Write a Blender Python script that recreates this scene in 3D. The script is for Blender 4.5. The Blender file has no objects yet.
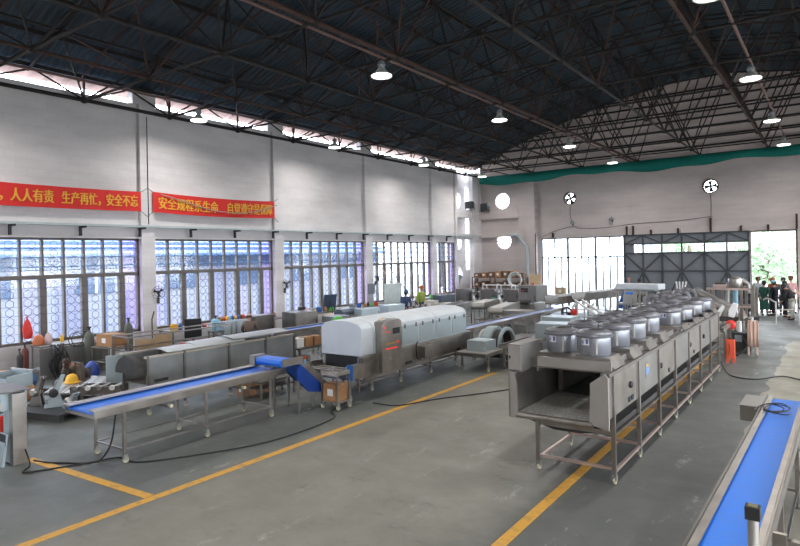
import bpy, bmesh, math, random
from mathutils import Vector, Matrix
random.seed(7)
PI = math.pi
SC = bpy.context.scene
COL = SC.collection

# ---------------------------------------------------------------- camera
TH = math.atan(435/600); RO = 0.0211
fw = Vector((-math.sin(TH), math.cos(TH), 0)); rt = Vector((math.cos(TH), math.sin(TH), 0)); up = Vector((0, 0, 1))
cx_ = rt*math.cos(RO) - up*math.sin(RO); cy_ = rt*math.sin(RO) + up*math.cos(RO); cz_ = -fw
cam = bpy.data.cameras.new('camera'); camo = bpy.data.objects.new('camera', cam); COL.objects.link(camo)
M = Matrix((cx_, cy_, cz_)).transposed().to_4x4(); M.translation = Vector((0, 0, 3.2)); camo.matrix_world = M
cam.sensor_width = 36; cam.lens = 27; cam.shift_y = -17/800; cam.clip_start = .05; cam.clip_end = 300
SC.camera = camo

# ---------------------------------------------------------------- sky, daylight, exposure
W = bpy.data.worlds.new('sky'); SC.world = W; W.use_nodes = True
bg = W.node_tree.nodes['Background']; bg.inputs[0].default_value = (.86, .93, 1, 1); bg.inputs[1].default_value = 7.0
SC.view_settings.view_transform = 'Standard'; SC.view_settings.look = 'None'; SC.view_settings.gamma = 1
SC.view_settings.use_curve_mapping = False; SC.view_settings.exposure = 0.95
LAMP_W = 66
def portal(loc, rot, sx, sy):
    l = bpy.data.lights.new('daylight_portal', 'AREA'); l.shape = 'RECTANGLE'; l.size = sx; l.size_y = sy
    l.cycles.is_portal = True
    o = bpy.data.objects.new('daylight_portal', l); COL.objects.link(o); o.location = loc; o.rotation_euler = rot
PIL = [-.4, 5.5, 11.49, 17.42, 23.42, 29.5]            # pilaster centres along the left wall
for a, b in zip(PIL, PIL[1:] + [32.2]):
    portal((-19.3, (a+b)/2, 2.45), (0, -PI/2, 0), 3.1, b-a-.5)
    portal((8.3, (a+b)/2, 2.45), (0, PI/2, 0), 3.1, b-a-.5)
portal((-19.4, 14.5, 8.75), (0, -PI/2, 0), .5, 41)
portal((8.4, 14.5, 8.75), (0, PI/2, 0), .5, 41)
portal((-12.3, 35.8, 2.05), (-PI/2, 0, 0), 5, 4.1)
portal((-2.5, 35.8, 2.05), (-PI/2, 0, 0), 2, 4.1)

# ---------------------------------------------------------------- materials
def srgb(r, g, b):
    f = lambda c: (c/255/12.92) if c/255 <= .04045 else ((c/255+.055)/1.055)**2.4
    return (f(r), f(g), f(b), 1)
MATS = {}
def mat(name, col, rough=.6, metal=0., var=0., scale=4., bump=0., emit=0., bscale=None, stretch=(1, 1, 1), spec=.5):
    if name in MATS: return MATS[name]
    m = bpy.data.materials.new(name); m.use_nodes = True; MATS[name] = m
    nt = m.node_tree; N = nt.nodes; L = nt.links; p = N['Principled BSDF']
    c = srgb(*col) if max(col) > 1 else (*col, 1)
    p.inputs['Base Color'].default_value = c; p.inputs['Roughness'].default_value = rough; p.inputs['Metallic'].default_value = metal
    p.inputs['Specular IOR Level'].default_value = spec
    if emit: p.inputs['Emission Color'].default_value = c; p.inputs['Emission Strength'].default_value = emit
    if var or bump:
        g = N.new('ShaderNodeTexCoord'); mp = N.new('ShaderNodeMapping'); mp.inputs['Scale'].default_value = stretch
        L.new(g.outputs['Object'], mp.inputs[0])
        n = N.new('ShaderNodeTexNoise'); n.inputs['Scale'].default_value = scale; n.inputs['Detail'].default_value = 6
        L.new(mp.outputs[0], n.inputs['Vector'])
        if var:
            mx = N.new('ShaderNodeMapRange'); mx.inputs[1].default_value = .3; mx.inputs[2].default_value = .7
            mx.inputs[3].default_value = 1-var; mx.inputs[4].default_value = 1+var; L.new(n.outputs['Fac'], mx.inputs[0])
            vm = N.new('ShaderNodeVectorMath'); vm.operation = 'SCALE'; vm.inputs[0].default_value = c[:3]
            L.new(mx.outputs[0], vm.inputs['Scale']); L.new(vm.outputs[0], p.inputs['Base Color'])
            r = N.new('ShaderNodeMapRange'); r.inputs[3].default_value = max(.02, rough-.08); r.inputs[4].default_value = min(1, rough+.12)
            L.new(n.outputs['Fac'], r.inputs[0]); L.new(r.outputs[0], p.inputs['Roughness'])
        if bump:
            b = N.new('ShaderNodeBump'); b.inputs['Strength'].default_value = bump; b.inputs['Distance'].default_value = .01
            if bscale:
                n2 = N.new('ShaderNodeTexNoise'); n2.inputs['Scale'].default_value = bscale; L.new(mp.outputs[0], n2.inputs['Vector']); L.new(n2.outputs['Fac'], b.inputs['Height'])
            else: L.new(n.outputs['Fac'], b.inputs['Height'])
            L.new(b.outputs[0], p.inputs['Normal'])
    return m
STEEL = mat('brushed_steel', (.34, .315, .29), .34, .9, .2, 3)
STEELD = mat('dull_steel', (.20, .185, .17), .42, .8, .18, 4)
STEELB = mat('bright_steel', (.46, .44, .42), .42, .85, .05, 5)
FILM = mat('blue_film_steel', (.40, .47, .50), .4, .35, .08, 2)
WHITEP = mat('white_panel', (.62, .66, .70), .45, .1, .05, 2)
BELT = mat('blue_belt', (.012, .155, .72), .38, 0, .12, 6, .2, bscale=60)
BELTP = mat('pale_blue_belt', (.25, .33, .62), .3, .1, .25, 3)
BLUEF = mat('blue_plate', (.01, .06, .33), .4, .1, .15, 4)
BLACK = mat('black_rubber', (.018, .018, .02), .6)
DARK = mat('dark_iron', (.05, .047, .045), .6, .3, .3, 5)
GREYP = mat('grey_paint', (.22, .24, .25), .5, .1, .1, 4)
DRUM = mat('grey_drum', (.27, .28, .32), .32, .5, .1, 5)
RIMM = mat('dark_rim', (.19, .19, .21), .4, .5, .15, 5)
RED = mat('red_paint', (.62, .03, .02), .5)
ORANGE = mat('orange_paint', (.6, .07, .02), .5, 0, .1)
YEL = mat('yellow_plastic', (.8, .45, .03), .5)
CARD = mat('cardboard', (.36, .19, .09), .85, 0, .15, 5)
PLY = mat('plywood', (.52, .38, .24), .8, 0, .12, 4, stretch=(1, 6, 1))
WHT = mat('white_plastic', (.75, .75, .75), .5)
GRN = mat('green_plastic', (.10, .5, .07), .6, 0, .3, 20)
LBLUE = mat('light_blue_plastic', (.22, .45, .6), .35)
RUST = mat('rusty_steel', (.055, .027, .02), .75, .2, .4, 3)
RUSTD = mat('dark_frame_steel', (.022, .018, .017), .7, .2, .35, 3)
WHEEL = mat('cream_wheel', (.6, .55, .38), .5)
CYLG = mat('grey_green_cylinder', (.10, .108, .09), .5, .2, .15)
BROWN = mat('brown_wood', (.16, .09, .055), .7, 0, .2)
LEATHER = mat('tan_leather', (.50, .34, .27), .8, 0, .12, 3)

def wallmat(name, axis, col, low=None):
    m = bpy.data.materials.new(name); m.use_nodes = True; nt = m.node_tree; N = nt.nodes; L = nt.links; p = N['Principled BSDF']
    p.inputs['Roughness'].default_value = .75
    g = N.new('ShaderNodeTexCoord'); s = N.new('ShaderNodeSeparateXYZ'); L.new(g.outputs['Object'], s.inputs[0])
    c = N.new('ShaderNodeCombineXYZ'); L.new(s.outputs[axis], c.inputs[0]); L.new(s.outputs[2], c.inputs[1])
    b = N.new('ShaderNodeTexBrick'); b.inputs['Scale'].default_value = 1; b.inputs['Brick Width'].default_value = .6; b.inputs['Row Height'].default_value = .25
    b.inputs['Mortar Size'].default_value = .008; b.inputs['Mortar Smooth'].default_value = .3
    a = Vector(col)
    b.inputs['Color1'].default_value = (*a, 1); b.inputs['Color2'].default_value = (*(a*.98), 1); b.inputs['Mortar'].default_value = (*(a*.90), 1)
    L.new(c.outputs[0], b.inputs['Vector'])
    n = N.new('ShaderNodeTexNoise'); n.inputs['Scale'].default_value = .45; n.inputs['Detail'].default_value = 8; n.inputs['Roughness'].default_value = .6
    mp = N.new('ShaderNodeMapping'); mp.inputs['Scale'].default_value = (.7, 2.2, 1); L.new(c.outputs[0], mp.inputs[0]); L.new(mp.outputs[0], n.inputs['Vector'])
    r = N.new('ShaderNodeMapRange'); r.inputs[1].default_value = .3; r.inputs[2].default_value = .7; r.inputs[3].default_value = .78; r.inputs[4].default_value = 1.1
    L.new(n.outputs['Fac'], r.inputs[0])
    n2 = N.new('ShaderNodeTexNoise'); n2.inputs['Scale'].default_value = 1.3; n2.inputs['Detail'].default_value = 10; n2.inputs['Roughness'].default_value = .75
    L.new(c.outputs[0], n2.inputs['Vector'])
    r2 = N.new('ShaderNodeMapRange'); r2.inputs[1].default_value = .66; r2.inputs[2].default_value = .70; r2.inputs[3].default_value = 0; r2.inputs[4].default_value = .6
    L.new(n2.outputs['Fac'], r2.inputs[0])
    v = N.new('ShaderNodeVectorMath'); v.operation = 'SCALE'; L.new(b.outputs['Color'], v.inputs[0]); L.new(r.outputs[0], v.inputs['Scale'])
    mx = N.new('ShaderNodeMix'); mx.data_type = 'RGBA'; L.new(r2.outputs[0], mx.inputs[0]); L.new(v.outputs[0], mx.inputs[6]); mx.inputs[7].default_value = (.8, .78, .78, 1)
    L.new(mx.outputs[2], p.inputs['Base Color'])
    bp = N.new('ShaderNodeBump'); bp.inputs['Strength'].default_value = .3; bp.inputs['Distance'].default_value = .01; L.new(b.outputs['Fac'], bp.inputs['Height']); bp.invert = True
    L.new(bp.outputs[0], p.inputs['Normal'])
    return m
WALL_L = wallmat('painted_block_wall', 1, (.66, .63, .64))
WALL_B = wallmat('painted_block_gable', 0, (.55, .49, .475))
GABLE = wallmat('lightened_gable_wall', 0, (.70, .60, .57))  # lighter copy of the wall colour, standing in for missing lamp light

def floormat():
    m = bpy.data.materials.new('concrete_floor'); m.use_nodes = True; nt = m.node_tree; N = nt.nodes; L = nt.links; p = N['Principled BSDF']
    g = N.new('ShaderNodeNewGeometry'); pos = g.outputs['Position']
    def noise(sc, det, rough, lo, hi, a, b, stretch=None, w=0):
        n = N.new('ShaderNodeTexNoise'); n.inputs['Scale'].default_value = sc; n.inputs['Detail'].default_value = det; n.inputs['Roughness'].default_value = rough
        if stretch:
            mp = N.new('ShaderNodeMapping'); mp.inputs['Scale'].default_value = stretch; mp.inputs['Location'].default_value = (w, w, 0); L.new(pos, mp.inputs[0]); L.new(mp.outputs[0], n.inputs['Vector'])
        else: L.new(pos, n.inputs['Vector'])
        r = N.new('ShaderNodeMapRange'); r.inputs[1].default_value = lo; r.inputs[2].default_value = hi; r.inputs[3].default_value = a; r.inputs[4].default_value = b
        L.new(n.outputs['Fac'], r.inputs[0]); return r.outputs[0]
    def mix(f, a, b):
        x = N.new('ShaderNodeMix'); x.data_type = 'RGBA'
        L.new(f, x.inputs[0]) if not isinstance(f, float) else None
        for i, q in ((6, a), (7, b)):
            if isinstance(q, tuple): x.inputs[i].default_value = (*q, 1)
            else: L.new(q, x.inputs[i])
        return x.outputs[2]
    s = N.new('ShaderNodeSeparateXYZ'); L.new(pos, s.inputs[0])
    def mth(op, a, b):
        x = N.new('ShaderNodeMath'); x.operation = op
        for i, q in ((0, a), (1, b)):
            if isinstance(q, (int, float)): x.inputs[i].default_value = q
            else: L.new(q, x.inputs[i])
        return x.outputs[0]
    wx = mth('ADD', s.outputs[0], noise(.7, 6, .6, 0, 1, -.9, .9))
    def band(lo, hi):
        r = N.new('ShaderNodeMapRange'); r.inputs[1].default_value = lo; r.inputs[2].default_value = hi; L.new(wx, r.inputs[0]); return r.outputs[0]
    green = mix(noise(.4, 8, .65, .35, .65, 0, 1), (.09, .101, .095), (.135, .146, .136))
    warm = mix(noise(.5, 9, .7, .35, .65, 0, 1), (.18, .173, .148), (.26, .25, .212))
    grey = mix(noise(.5, 9, .7, .35, .65, 0, 1), (.085, .09, .085), (.13, .135, .125))
    base = mix(band(-8.0, -7.2), green, warm)
    base = mix(band(-3.9, -3.0), base, grey)
    base = mix(noise(2.2, 12, .8, .58, .66, 0, .75, (1, .35, 1), 3), base, (.42, .41, .36))
    base = mix(noise(1.3, 12, .8, .57, .70, 0, .8, (.5, 1.2, 1), 11), base, (.07, .072, .066))
    base = mix(noise(9, 8, .8, .56, .72, 0, .6), base, (.09, .088, .08))
    base = mix(noise(5, 12, .85, .63, .68, 0, .8, (1, 1, 1), 31), base, (.40, .38, .33))
    # tan strip of bare concrete along the right side of the hall
    wob = noise(.8, 4, .5, 0, 1, -.25, .25)
    k = mth('MULTIPLY', mth('GREATER_THAN', mth('ADD', s.outputs[0], wob), -1.3), mth('LESS_THAN', mth('ADD', s.outputs[1], wob), 24.5))
    tan = mix(noise(2, 8, .6, .4, .6, 0, 1), (.26, .235, .18), (.33, .30, .235))
    base = mix(mth('MULTIPLY', k, noise(1.2, 8, .7, .25, .6, .55, 1)), base, tan)
    L.new(base, p.inputs['Base Color'])
    L.new(noise(1.3, 6, .6, .3, .7, .42, .66), p.inputs['Roughness'])
    n = N.new('ShaderNodeTexNoise'); n.inputs['Scale'].default_value = 18; n.inputs['Detail'].default_value = 6; L.new(pos, n.inputs['Vector'])
    b = N.new('ShaderNodeBump'); b.inputs['Strength'].default_value = .15; b.inputs['Distance'].default_value = .01; L.new(n.outputs['Fac'], b.inputs['Height']); L.new(b.outputs[0], p.inputs['Normal'])
    return m
FLOORM = floormat()

def glassmat(name, tint, alpha):
    m = bpy.data.materials.new(name); m.use_nodes = True; nt = m.node_tree; N = nt.nodes; L = nt.links
    N.remove(N['Principled BSDF']); t = N.new('ShaderNodeBsdfTransparent'); t.inputs[0].default_value = (*tint, 1)
    g = N.new('ShaderNodeBsdfGlossy'); g.inputs[1].default_value = .1 if 'Roughness' in g.inputs else .1
    x = N.new('ShaderNodeMixShader'); x.inputs[0].default_value = alpha
    L.new(t.outputs[0], x.inputs[1]); L.new(g.outputs[0], x.inputs[2]); L.new(x.outputs[0], N['Material Output'].inputs[0]); return m
GLASS = glassmat("window_glass", (.92, .95, 1), .05)
GLASSL = glassmat('lavender_glass', (.86, .80, 1.), .05)

# ---------------------------------------------------------------- mesh helpers
class MB:
    def __init__(s): s.bm = bmesh.new(); s.ms = []
    def _m(s, fs, m):
        if m is None: return
        if m not in s.ms: s.ms.append(m)
        i = s.ms.index(m)+1
        for f in fs: f.material_index = i
    def faces(s, vs, fs, m=None):
        v = [s.bm.verts.new(p) for p in vs]; out = []
        for f in fs:
            try: out.append(s.bm.faces.new([v[i] for i in f]))
            except ValueError: pass
        s._m(out, m); return s
    def box(s, x0, x1, y0, y1, z0, z1, m=None):
        vs = [(x, y, z) for z in (z0, z1) for y in (y0, y1) for x in (x0, x1)]
        return s.faces(vs, [(0, 2, 3, 1), (4, 5, 7, 6), (0, 1, 5, 4), (2, 6, 7, 3), (0, 4, 6, 2), (1, 3, 7, 5)], m)
    def cbox(s, c, d, rot=None, m=None):
        R = rot or Matrix.Identity(3); c = Vector(c)
        vs = [c + R @ Vector((x*d[0]/2, y*d[1]/2, z*d[2]/2)) for z in (-1, 1) for y in (-1, 1) for x in (-1, 1)]
        return s.faces(vs, [(0, 2, 3, 1), (4, 5, 7, 6), (0, 1, 5, 4), (2, 6, 7, 3), (0, 4, 6, 2), (1, 3, 7, 5)], m)
    def bar(s, a, b, w, h=None, m=None):
        a = Vector(a); b = Vector(b); d = (b-a).normalized(); h = h or w
        u = d.cross(Vector((0, 0, 1)))
        if u.length < 1e-4: u = Vector((1, 0, 0))
        u.normalize(); v = u.cross(d)
        vs = [p + u*(i*w/2) + v*(j*h/2) for p in (a, b) for i, j in ((-1, -1), (1, -1), (1, 1), (-1, 1))]
        return s.faces(vs, [(0, 3, 2, 1), (4, 5, 6, 7), (0, 1, 5, 4), (1, 2, 6, 5), (2, 3, 7, 6), (3, 0, 4, 7)], m)
    def tube(s, pts, r, n=8, m=None, cap=True):
        pts = [Vector(p) for p in pts]; rr = r if isinstance(r, (list, tuple)) else [r]*len(pts)
        vs = []; pu = None
        for i, p in enumerate(pts):
            d = (pts[min(i+1, len(pts)-1)] - pts[max(i-1, 0)]).normalized()
            u = (pu - d*pu.dot(d)) if pu is not None else d.cross(Vector((0, 0, 1)))
            if u.length < 1e-3: u = d.cross(Vector((0, 1, 0)))
            if u.length < 1e-3: u = Vector((1, 0, 0))
            u.normalize(); v = d.cross(u); pu = u
            vs += [p + (u*math.cos(2*PI*k/n) + v*math.sin(2*PI*k/n))*rr[i] for k in range(n)]
        fs = [(i*n+k, i*n+(k+1) % n, (i+1)*n+(k+1) % n, (i+1)*n+k) for i in range(len(pts)-1) for k in range(n)]
        if cap: fs += [tuple(range(n-1, -1, -1)), tuple(range((len(pts)-1)*n, len(pts)*n))]
        return s.faces(vs, fs, m)
    def lathe(s, prof, c=(0, 0, 0), n=24, axis='z', m=None, sc=(1, 1)):
        c = Vector(c); vs = []
        for r, h in prof:
            for k in range(n):
                a = 2*PI*k/n; x, y = r*math.cos(a)*sc[0], r*math.sin(a)*sc[1]
                vs.append(c + Vector({'z': (x, y, h), 'x': (h, x, y), 'y': (y, h, x)}[axis]))
        L = len(prof); fs = [(i*n+k, i*n+(k+1) % n, (i+1)*n+(k+1) % n, (i+1)*n+k) for i in range(L-1) for k in range(n)]
        cap = tuple(prof[0]) != tuple(prof[-1])
        if prof[0][0] > 0 and cap: fs.append(tuple(range(n-1, -1, -1)))
        if prof[-1][0] > 0 and cap: fs.append(tuple(range((L-1)*n, L*n)))
        return s.faces(vs, fs, m)
    def prism(s, poly, axis, a, b, m=None):
        """poly of 2-D points swept along an axis between a and b"""
        f = {'x': lambda p, t: (t, p[0], p[1]), 'y': lambda p, t: (p[0], t, p[1]), 'z': lambda p, t: (p[0], p[1], t)}[axis]
        n = len(poly); vs = [f(p, a) for p in poly] + [f(p, b) for p in poly]
        fs = [tuple(range(n))[::-1], tuple(range(n, 2*n))] + [(k, (k+1) % n, n+(k+1) % n, n+k) for k in range(n)]
        return s.faces(vs, fs, m)
    def holed(s, axis, t0, t1, a0, a1, z0, z1, ca, cz, r, n=32, m=None):
        ang = sorted([2*PI*k/n for k in range(n)] + [math.atan2(zz-cz, aa-ca) % (2*PI) for aa in (a0, a1) for zz in (z0, z1)])
        P = lambda a, z, t: (t, a, z) if axis == 'x' else (a, t, z)
        inn, out = [], []
        for g in ang:
            c, q = math.cos(g), math.sin(g); k = 1e9
            if c > 1e-9: k = min(k, (a1-ca)/c)
            if c < -1e-9: k = min(k, (a0-ca)/c)
            if q > 1e-9: k = min(k, (z1-cz)/q)
            if q < -1e-9: k = min(k, (z0-cz)/q)
            inn.append((ca+c*r, cz+q*r)); out.append((ca+c*k, cz+q*k))
        N = len(ang); vs = [P(*p, t0) for p in inn] + [P(*p, t0) for p in out] + [P(*p, t1) for p in inn] + [P(*p, t1) for p in out]
        fs = []
        for k in range(N):
            j = (k+1) % N
            fs += [(k, j, N+j, N+k), (2*N+k, 3*N+k, 3*N+j, 2*N+j), (k, 2*N+k, 2*N+j, j)]
        return s.faces(vs, fs, m)
    def build(s, name, m, parent=None, loc=None, rz=0, smooth=False, bevel=0, recalc=True):
        if recalc: bmesh.ops.recalc_face_normals(s.bm, faces=s.bm.faces)
        me = bpy.data.meshes.new(name)
        if smooth:
            for f in s.bm.faces: f.smooth = True
        s.bm.to_mesh(me); s.bm.free()
        me.materials.append(m)
        for x in s.ms: me.materials.append(x)
        if smooth: me.set_sharp_from_angle(angle=math.radians(40))
        o = bpy.data.objects.new(name, me); COL.objects.link(o)
        if parent: o.parent = parent
        if loc: o.location = loc
        if rz: o.rotation_euler = (0, 0, rz)
        if bevel:
            b = o.modifiers.new('bevel', 'BEVEL'); b.width = bevel; b.segments = 2; b.limit_method = 'ANGLE'
        return o
def tag(o, label=None, cat=None, group=None, kind=None):
    if label: o['label'] = label
    if cat: o['category'] = cat
    if group: o['group'] = group
    if kind: o['kind'] = kind
    return o
def thing(name, label, cat, loc=(0, 0, 0), rz=0, group=None):
    o = bpy.data.objects.new(name, None); o.empty_display_size = .1; COL.objects.link(o)
    o.location = loc; o.rotation_euler = (0, 0, rz); return tag(o, label, cat, group)
def struct(o): o['kind'] = 'structure'; return o
KIDS = {}
def kids(o): return [c for c in bpy.data.objects if c.parent == o]
def copy_tree(o, parent=None):
    c = o.copy(); COL.objects.link(c)
    if parent: c.parent = parent
    for k in kids(o): copy_tree(k, c)
    return c
def smoothpath(pts, n=6):
    P = [Vector(p) for p in pts]; P = [P[0]*2-P[1]] + P + [P[-1]*2-P[-2]]; out = []
    for i in range(1, len(P)-2):
        for k in range(n):
            t = k/n; a, b, c, d = P[i-1:i+3]
            out.append(.5*((2*b) + (c-a)*t + (2*a-5*b+4*c-d)*t*t + (3*b-a-3*c+d)*t**3))
    return out + [P[-2]]

# ---------------------------------------------------------------- the hall
X0, X1, Y0, Y1 = -19.0, 8.0, -6.0, 35.4
def rz(x): return 9.0 + 3.4*(1 - abs((x+5.5)/13.5)**1.6) if abs(x+5.5) < 13.5 else 9.0 - (abs(x+5.5)-13.5)*.35
struct(MB().box(X0-.3, X1+.3, Y0-.3, Y1+.4, -.2, 0).build('floor', FLOORM))
# yellow floor markings
def paintmat():
    m = bpy.data.materials.new('worn_yellow_paint'); m.use_nodes = True; nt = m.node_tree; N = nt.nodes; L = nt.links; p = N['Principled BSDF']
    g = N.new('ShaderNodeNewGeometry'); n = N.new('ShaderNodeTexNoise'); n.inputs['Scale'].default_value = 9; n.inputs['Detail'].default_value = 8; n.inputs['Roughness'].default_value = .7
    L.new(g.outputs['Position'], n.inputs['Vector']); r = N.new('ShaderNodeMapRange'); r.inputs[1].default_value = .5; r.inputs[2].default_value = .72
    L.new(n.outputs['Fac'], r.inputs[0]); x = N.new('ShaderNodeMix'); x.data_type = 'RGBA'; L.new(r.outputs[0], x.inputs[0])
    x.inputs[6].default_value = (.64, .335, .045, 1); x.inputs[7].default_value = (.30, .20, .08, 1); L.new(x.outputs[2], p.inputs['Base Color']); p.inputs['Roughness'].default_value = .6
    return m
PAINT = paintmat()
for i, (a, b) in enumerate([((-7.54, -1), (-7.47, 14.6)), ((-3.03, 3), (-3.1, 21)), ((-10.75, 4.35), (-7.6, 4.56))]):
    d = (Vector(b)-Vector(a)).normalized(); nn = Vector((-d.y, d.x))*.07
    vs = [(*(Vector(a)-nn), .001), (*(Vector(b)-nn), .001), (*(Vector(b)+nn), .001), (*(Vector(a)+nn), .001)]
    struct(MB().faces(vs + [(x, y, .004+.001*i) for x, y, z in vs], [(0, 1, 2, 3), (4, 5, 6, 7), (0, 1, 5, 4), (1, 2, 6, 5), (2, 3, 7, 6), (3, 0, 4, 7)]).build('trim_%d' % (i+1), PAINT))

# left wall
mb = MB()
ys = [Y0] + PIL + [32.2]
mb.box(-19.25, -19, Y0, 32.2, 0, .85); mb.box(-19.25, -19, Y0, 32.2, 3.97, 8.5)
for y in PIL:
    mb.box(-19.25, -18.86, y-.25, y+.25, 0, 8.5)
    mb.box(-19.22, -18.95, y-.42, y+.42, 8.5, 9.02)
mb.box(-19.25, -18.9, Y0, 32.2, 3.97, 4.02)
mb.box(-19.25, -18.88, 31.95, 32.2, 0, 8.5)
# recessed corner with round openings and tall slit
mb.holed('x', -20.05, -19.8, 31.9, 34.8, 5.4, 8.5, 33.75, 6.75, .52); mb.box(-20.05, -19.8, 31.9, 34.8, 4.75, 5.4)
mb.holed('x', -20.05, -19.8, 31.9, 34.8, 3.3, 4.75, 33.75, 4.02, .5); mb.holed('x', -20.05, -19.8, 31.9, 34.8, 1.2, 3.3, 33.75, 1.95, .5); mb.box(-20.05, -19.8, 31.9, 34.8, 0, 1.2)
for z in (0, 4.2, 7.7): mb.box(-20.05, -19.8, 34.8, 35.65, z, {0: 2.2, 4.2: 4.6, 7.7: 8.5}[z])
mb.box(-20.05, -19.8, 35.3, 35.65, 0, 8.5)
mb.box(-19.8, -19.05, 31.95, 34.2, 5.55, 6.05); mb.box(-19.8, -19.05, 31.95, 34.2, 4.2, 4.5)
mb.box(-19.8, -19.25, 31.9, 32.0, 0, 8.5)
mb.box(-19.25, -18.95, 34.3, 35.4, 0, 8.5)
struct(mb.build('wall_left', WALL_L))
mb = MB(); mb.box(-19, -18.76, Y0, 35.2, 4.34, 4.41)
struct(mb.build('trim_4', mat('pale_ledge_paint', (.40, .46, .47), .5, 0, .1)))
# back wall
mb = MB()
T0, T1 = 35.4, 35.65
mb.holed('y', T0, T1, -19.8, -16.2, 5.9, 8.2, -17.4, 6.62, .5); mb.box(-19.8, -16.2, T0, T1, 4.7, 5.9)
mb.holed('y', T0, T1, -19.8, -16.2, 3.2, 4.7, -17.33, 4.03, .5); mb.box(-19.8, -16.2, T0, T1, 0, 3.2)
mb.box(-19.2, -16.2, 35.1, T0, 5.47, 6.02); mb.box(-19.2, -16.2, 35.05, T0, 4.28, 4.6)
mb.box(-16.2, -15.55, 35.15, T1, 0, 8.2); mb.box(-15.55, -15.0, 34.95, T1, 0, 8.2)
mb.box(-15.0, -14.8, T0, T1, 0, 4.1)
mb.holed('y', T0, T1, -15.0, -9.75, 4.1, 8.2, -12.9, 6.46, .36)
mb.holed('y', T0, T1, -9.75, -3.5, 4.1, 8.2, -5.28, 6.55, .36)
mb.box(-3.5, X1, T0, T1, 4.1, 8.2); mb.box(-1.5, X1, T0, T1, 0, 4.1)
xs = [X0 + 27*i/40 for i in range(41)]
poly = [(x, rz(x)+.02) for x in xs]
for y in (-9.4, -3.3): mb.box(y-.02, y+.02, T0-.012, T0, 4.3, 8.2)
struct(mb.build('wall_back', WALL_B)); mb = MB()
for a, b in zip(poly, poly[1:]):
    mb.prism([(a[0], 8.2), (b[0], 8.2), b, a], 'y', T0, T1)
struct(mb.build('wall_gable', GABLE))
mb = MB(); mb.box(8, 8.25, Y0, Y1, 0, .85); mb.box(8, 8.25, Y0, Y1, 3.97, 8.5)
for y in PIL: mb.box(7.86, 8.25, y-.25, y+.25, 0, 9)
mb.box(8, 8.25, 32.2, 35.65, 0, 8.5)
struct(mb.build('wall_right', WALL_L))
mb = MB(); mb.box(X0, X1, Y0-.25, Y0, 0, 8.2)
for a, b in zip(poly, poly[1:]): mb.prism([(a[0], 8.2), (b[0], 8.2), b, a], 'y', Y0-.25, Y0)
struct(mb.build('wall_front', WALL_B))
# corrugated roof
mb = MB(); vs = []; fs = []
xr = [-19.62] + xs + [8.62]; k = 0
prof = [0, .06, .1, .16]; hh = [0, 0, .045, .045]; yy = []
y = Y0-.4
while y < Y1+.5: yy += [(y+p, h) for p, h in zip(prof, hh)]; y += .22
for yv, h in yy: vs += [(x, yv, rz(x)+h+.06) for x in xr]
n = len(xr)
fs = [(j*n+i, j*n+i+1, (j+1)*n+i+1, (j+1)*n+i) for j in range(len(yy)-1) for i in range(n-1)]
mb.faces(vs, fs); roof = struct(mb.build('ceiling', mat('dark_blue_sheet', (.019, .036, .052), .55, .1, .25, .8), recalc=False))
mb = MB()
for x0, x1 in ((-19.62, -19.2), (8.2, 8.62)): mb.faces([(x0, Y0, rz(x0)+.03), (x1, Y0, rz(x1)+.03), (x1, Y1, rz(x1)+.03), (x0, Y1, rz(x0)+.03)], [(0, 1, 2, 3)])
struct(mb.build('trim_5', mat('sunlit_pink_eave', (.48, .33, .29), .7, 0, .35, 1.5, stretch=(.3, 3, 1))))  # pink colour paints the bright daylight look of the dark roof overhang

# space frame under the roof
fr = thing('roof_frame', 'rusty dark steel space frame carrying the sheet roof', 'roof frame', (0, 0, 0)); struct(fr)
bx_ = [-18.7, -15.15, -12.0, -8.87, -5.72, -2.6, .5, 3.6, 6.7, 7.75]; by_ = [-5.38 + 2.945*j for j in range(14)] + [35.15]; NJ = 14; BZ = 8.22
mb = MB()
for i, x in enumerate(bx_): mb.tube([(x, by_[0], BZ), (x, by_[-1], BZ)], .045 if i % 3 else .06, 6, RUST if i in (1, 3, 5) else None)
for j, y in enumerate(by_): mb.tube([(bx_[0], y, BZ), (bx_[-1], y, BZ)], .036, 6)
mb.build('bottom_chord', RUSTD, fr)
top = {}
for i in range(9):
    for j in range(NJ):
        x = (bx_[i]+bx_[i+1])/2; top[i, j] = Vector((x, (by_[j]+by_[j+1])/2, rz(x)-.28))
mb = MB()
for j in range(NJ):
    yj = top[0, j].y; pts = [Vector((bx_[0], yj, rz(bx_[0])-.2))] + [top[i, j] for i in range(9)] + [Vector((bx_[-1], yj, rz(bx_[-1])-.2))]
    mb.tube(pts, .045, 6)
for i in range(9): mb.tube([top[i, 0], top[i, NJ-1]], .045, 6)
mb.build('top_chord', RUSTD, fr)
mb = MB(); mc = MB()
for i, x in enumerate(bx_):
    for j, y in enumerate(by_):
        for di in (-1, 0):
            for dj in (-1, 0):
                if (i+di, j+dj) in top: mb.tube([(x, y, BZ), top[i+di, j+dj]], .03, 5, RUST if (i+j) % 3 == 0 else None, cap=False)
        mc.lathe([(0, -.11), (.08, -.08), (.11, 0), (.08, .08), (0, .11)], (x, y, BZ), 8)
for j, y in enumerate(by_):
    for x in (bx_[0], bx_[-1]): mb.tube([(x, y, BZ), (x, y, rz(x)-.1)], .04, 5, RUST)
    if j < NJ:
        ym = top[0, j].y; mb.tube([(bx_[0], y, BZ), (bx_[0], ym, rz(X0)-.15)], .03, 5, RUST); mb.tube([(bx_[0], ym, rz(X0)-.15), (bx_[0], by_[j+1], BZ)], .03, 5)
mb.build('web_strut', RUSTD, fr); mc.build('node_ball', RUSTD, fr, smooth=True)
mb = MB()
x = -18.9
while x < 8:
    mb.bar((x, Y0, rz(x)-.04), (x, Y1, rz(x)-.04), .06, .12); x += 1.35
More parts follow.
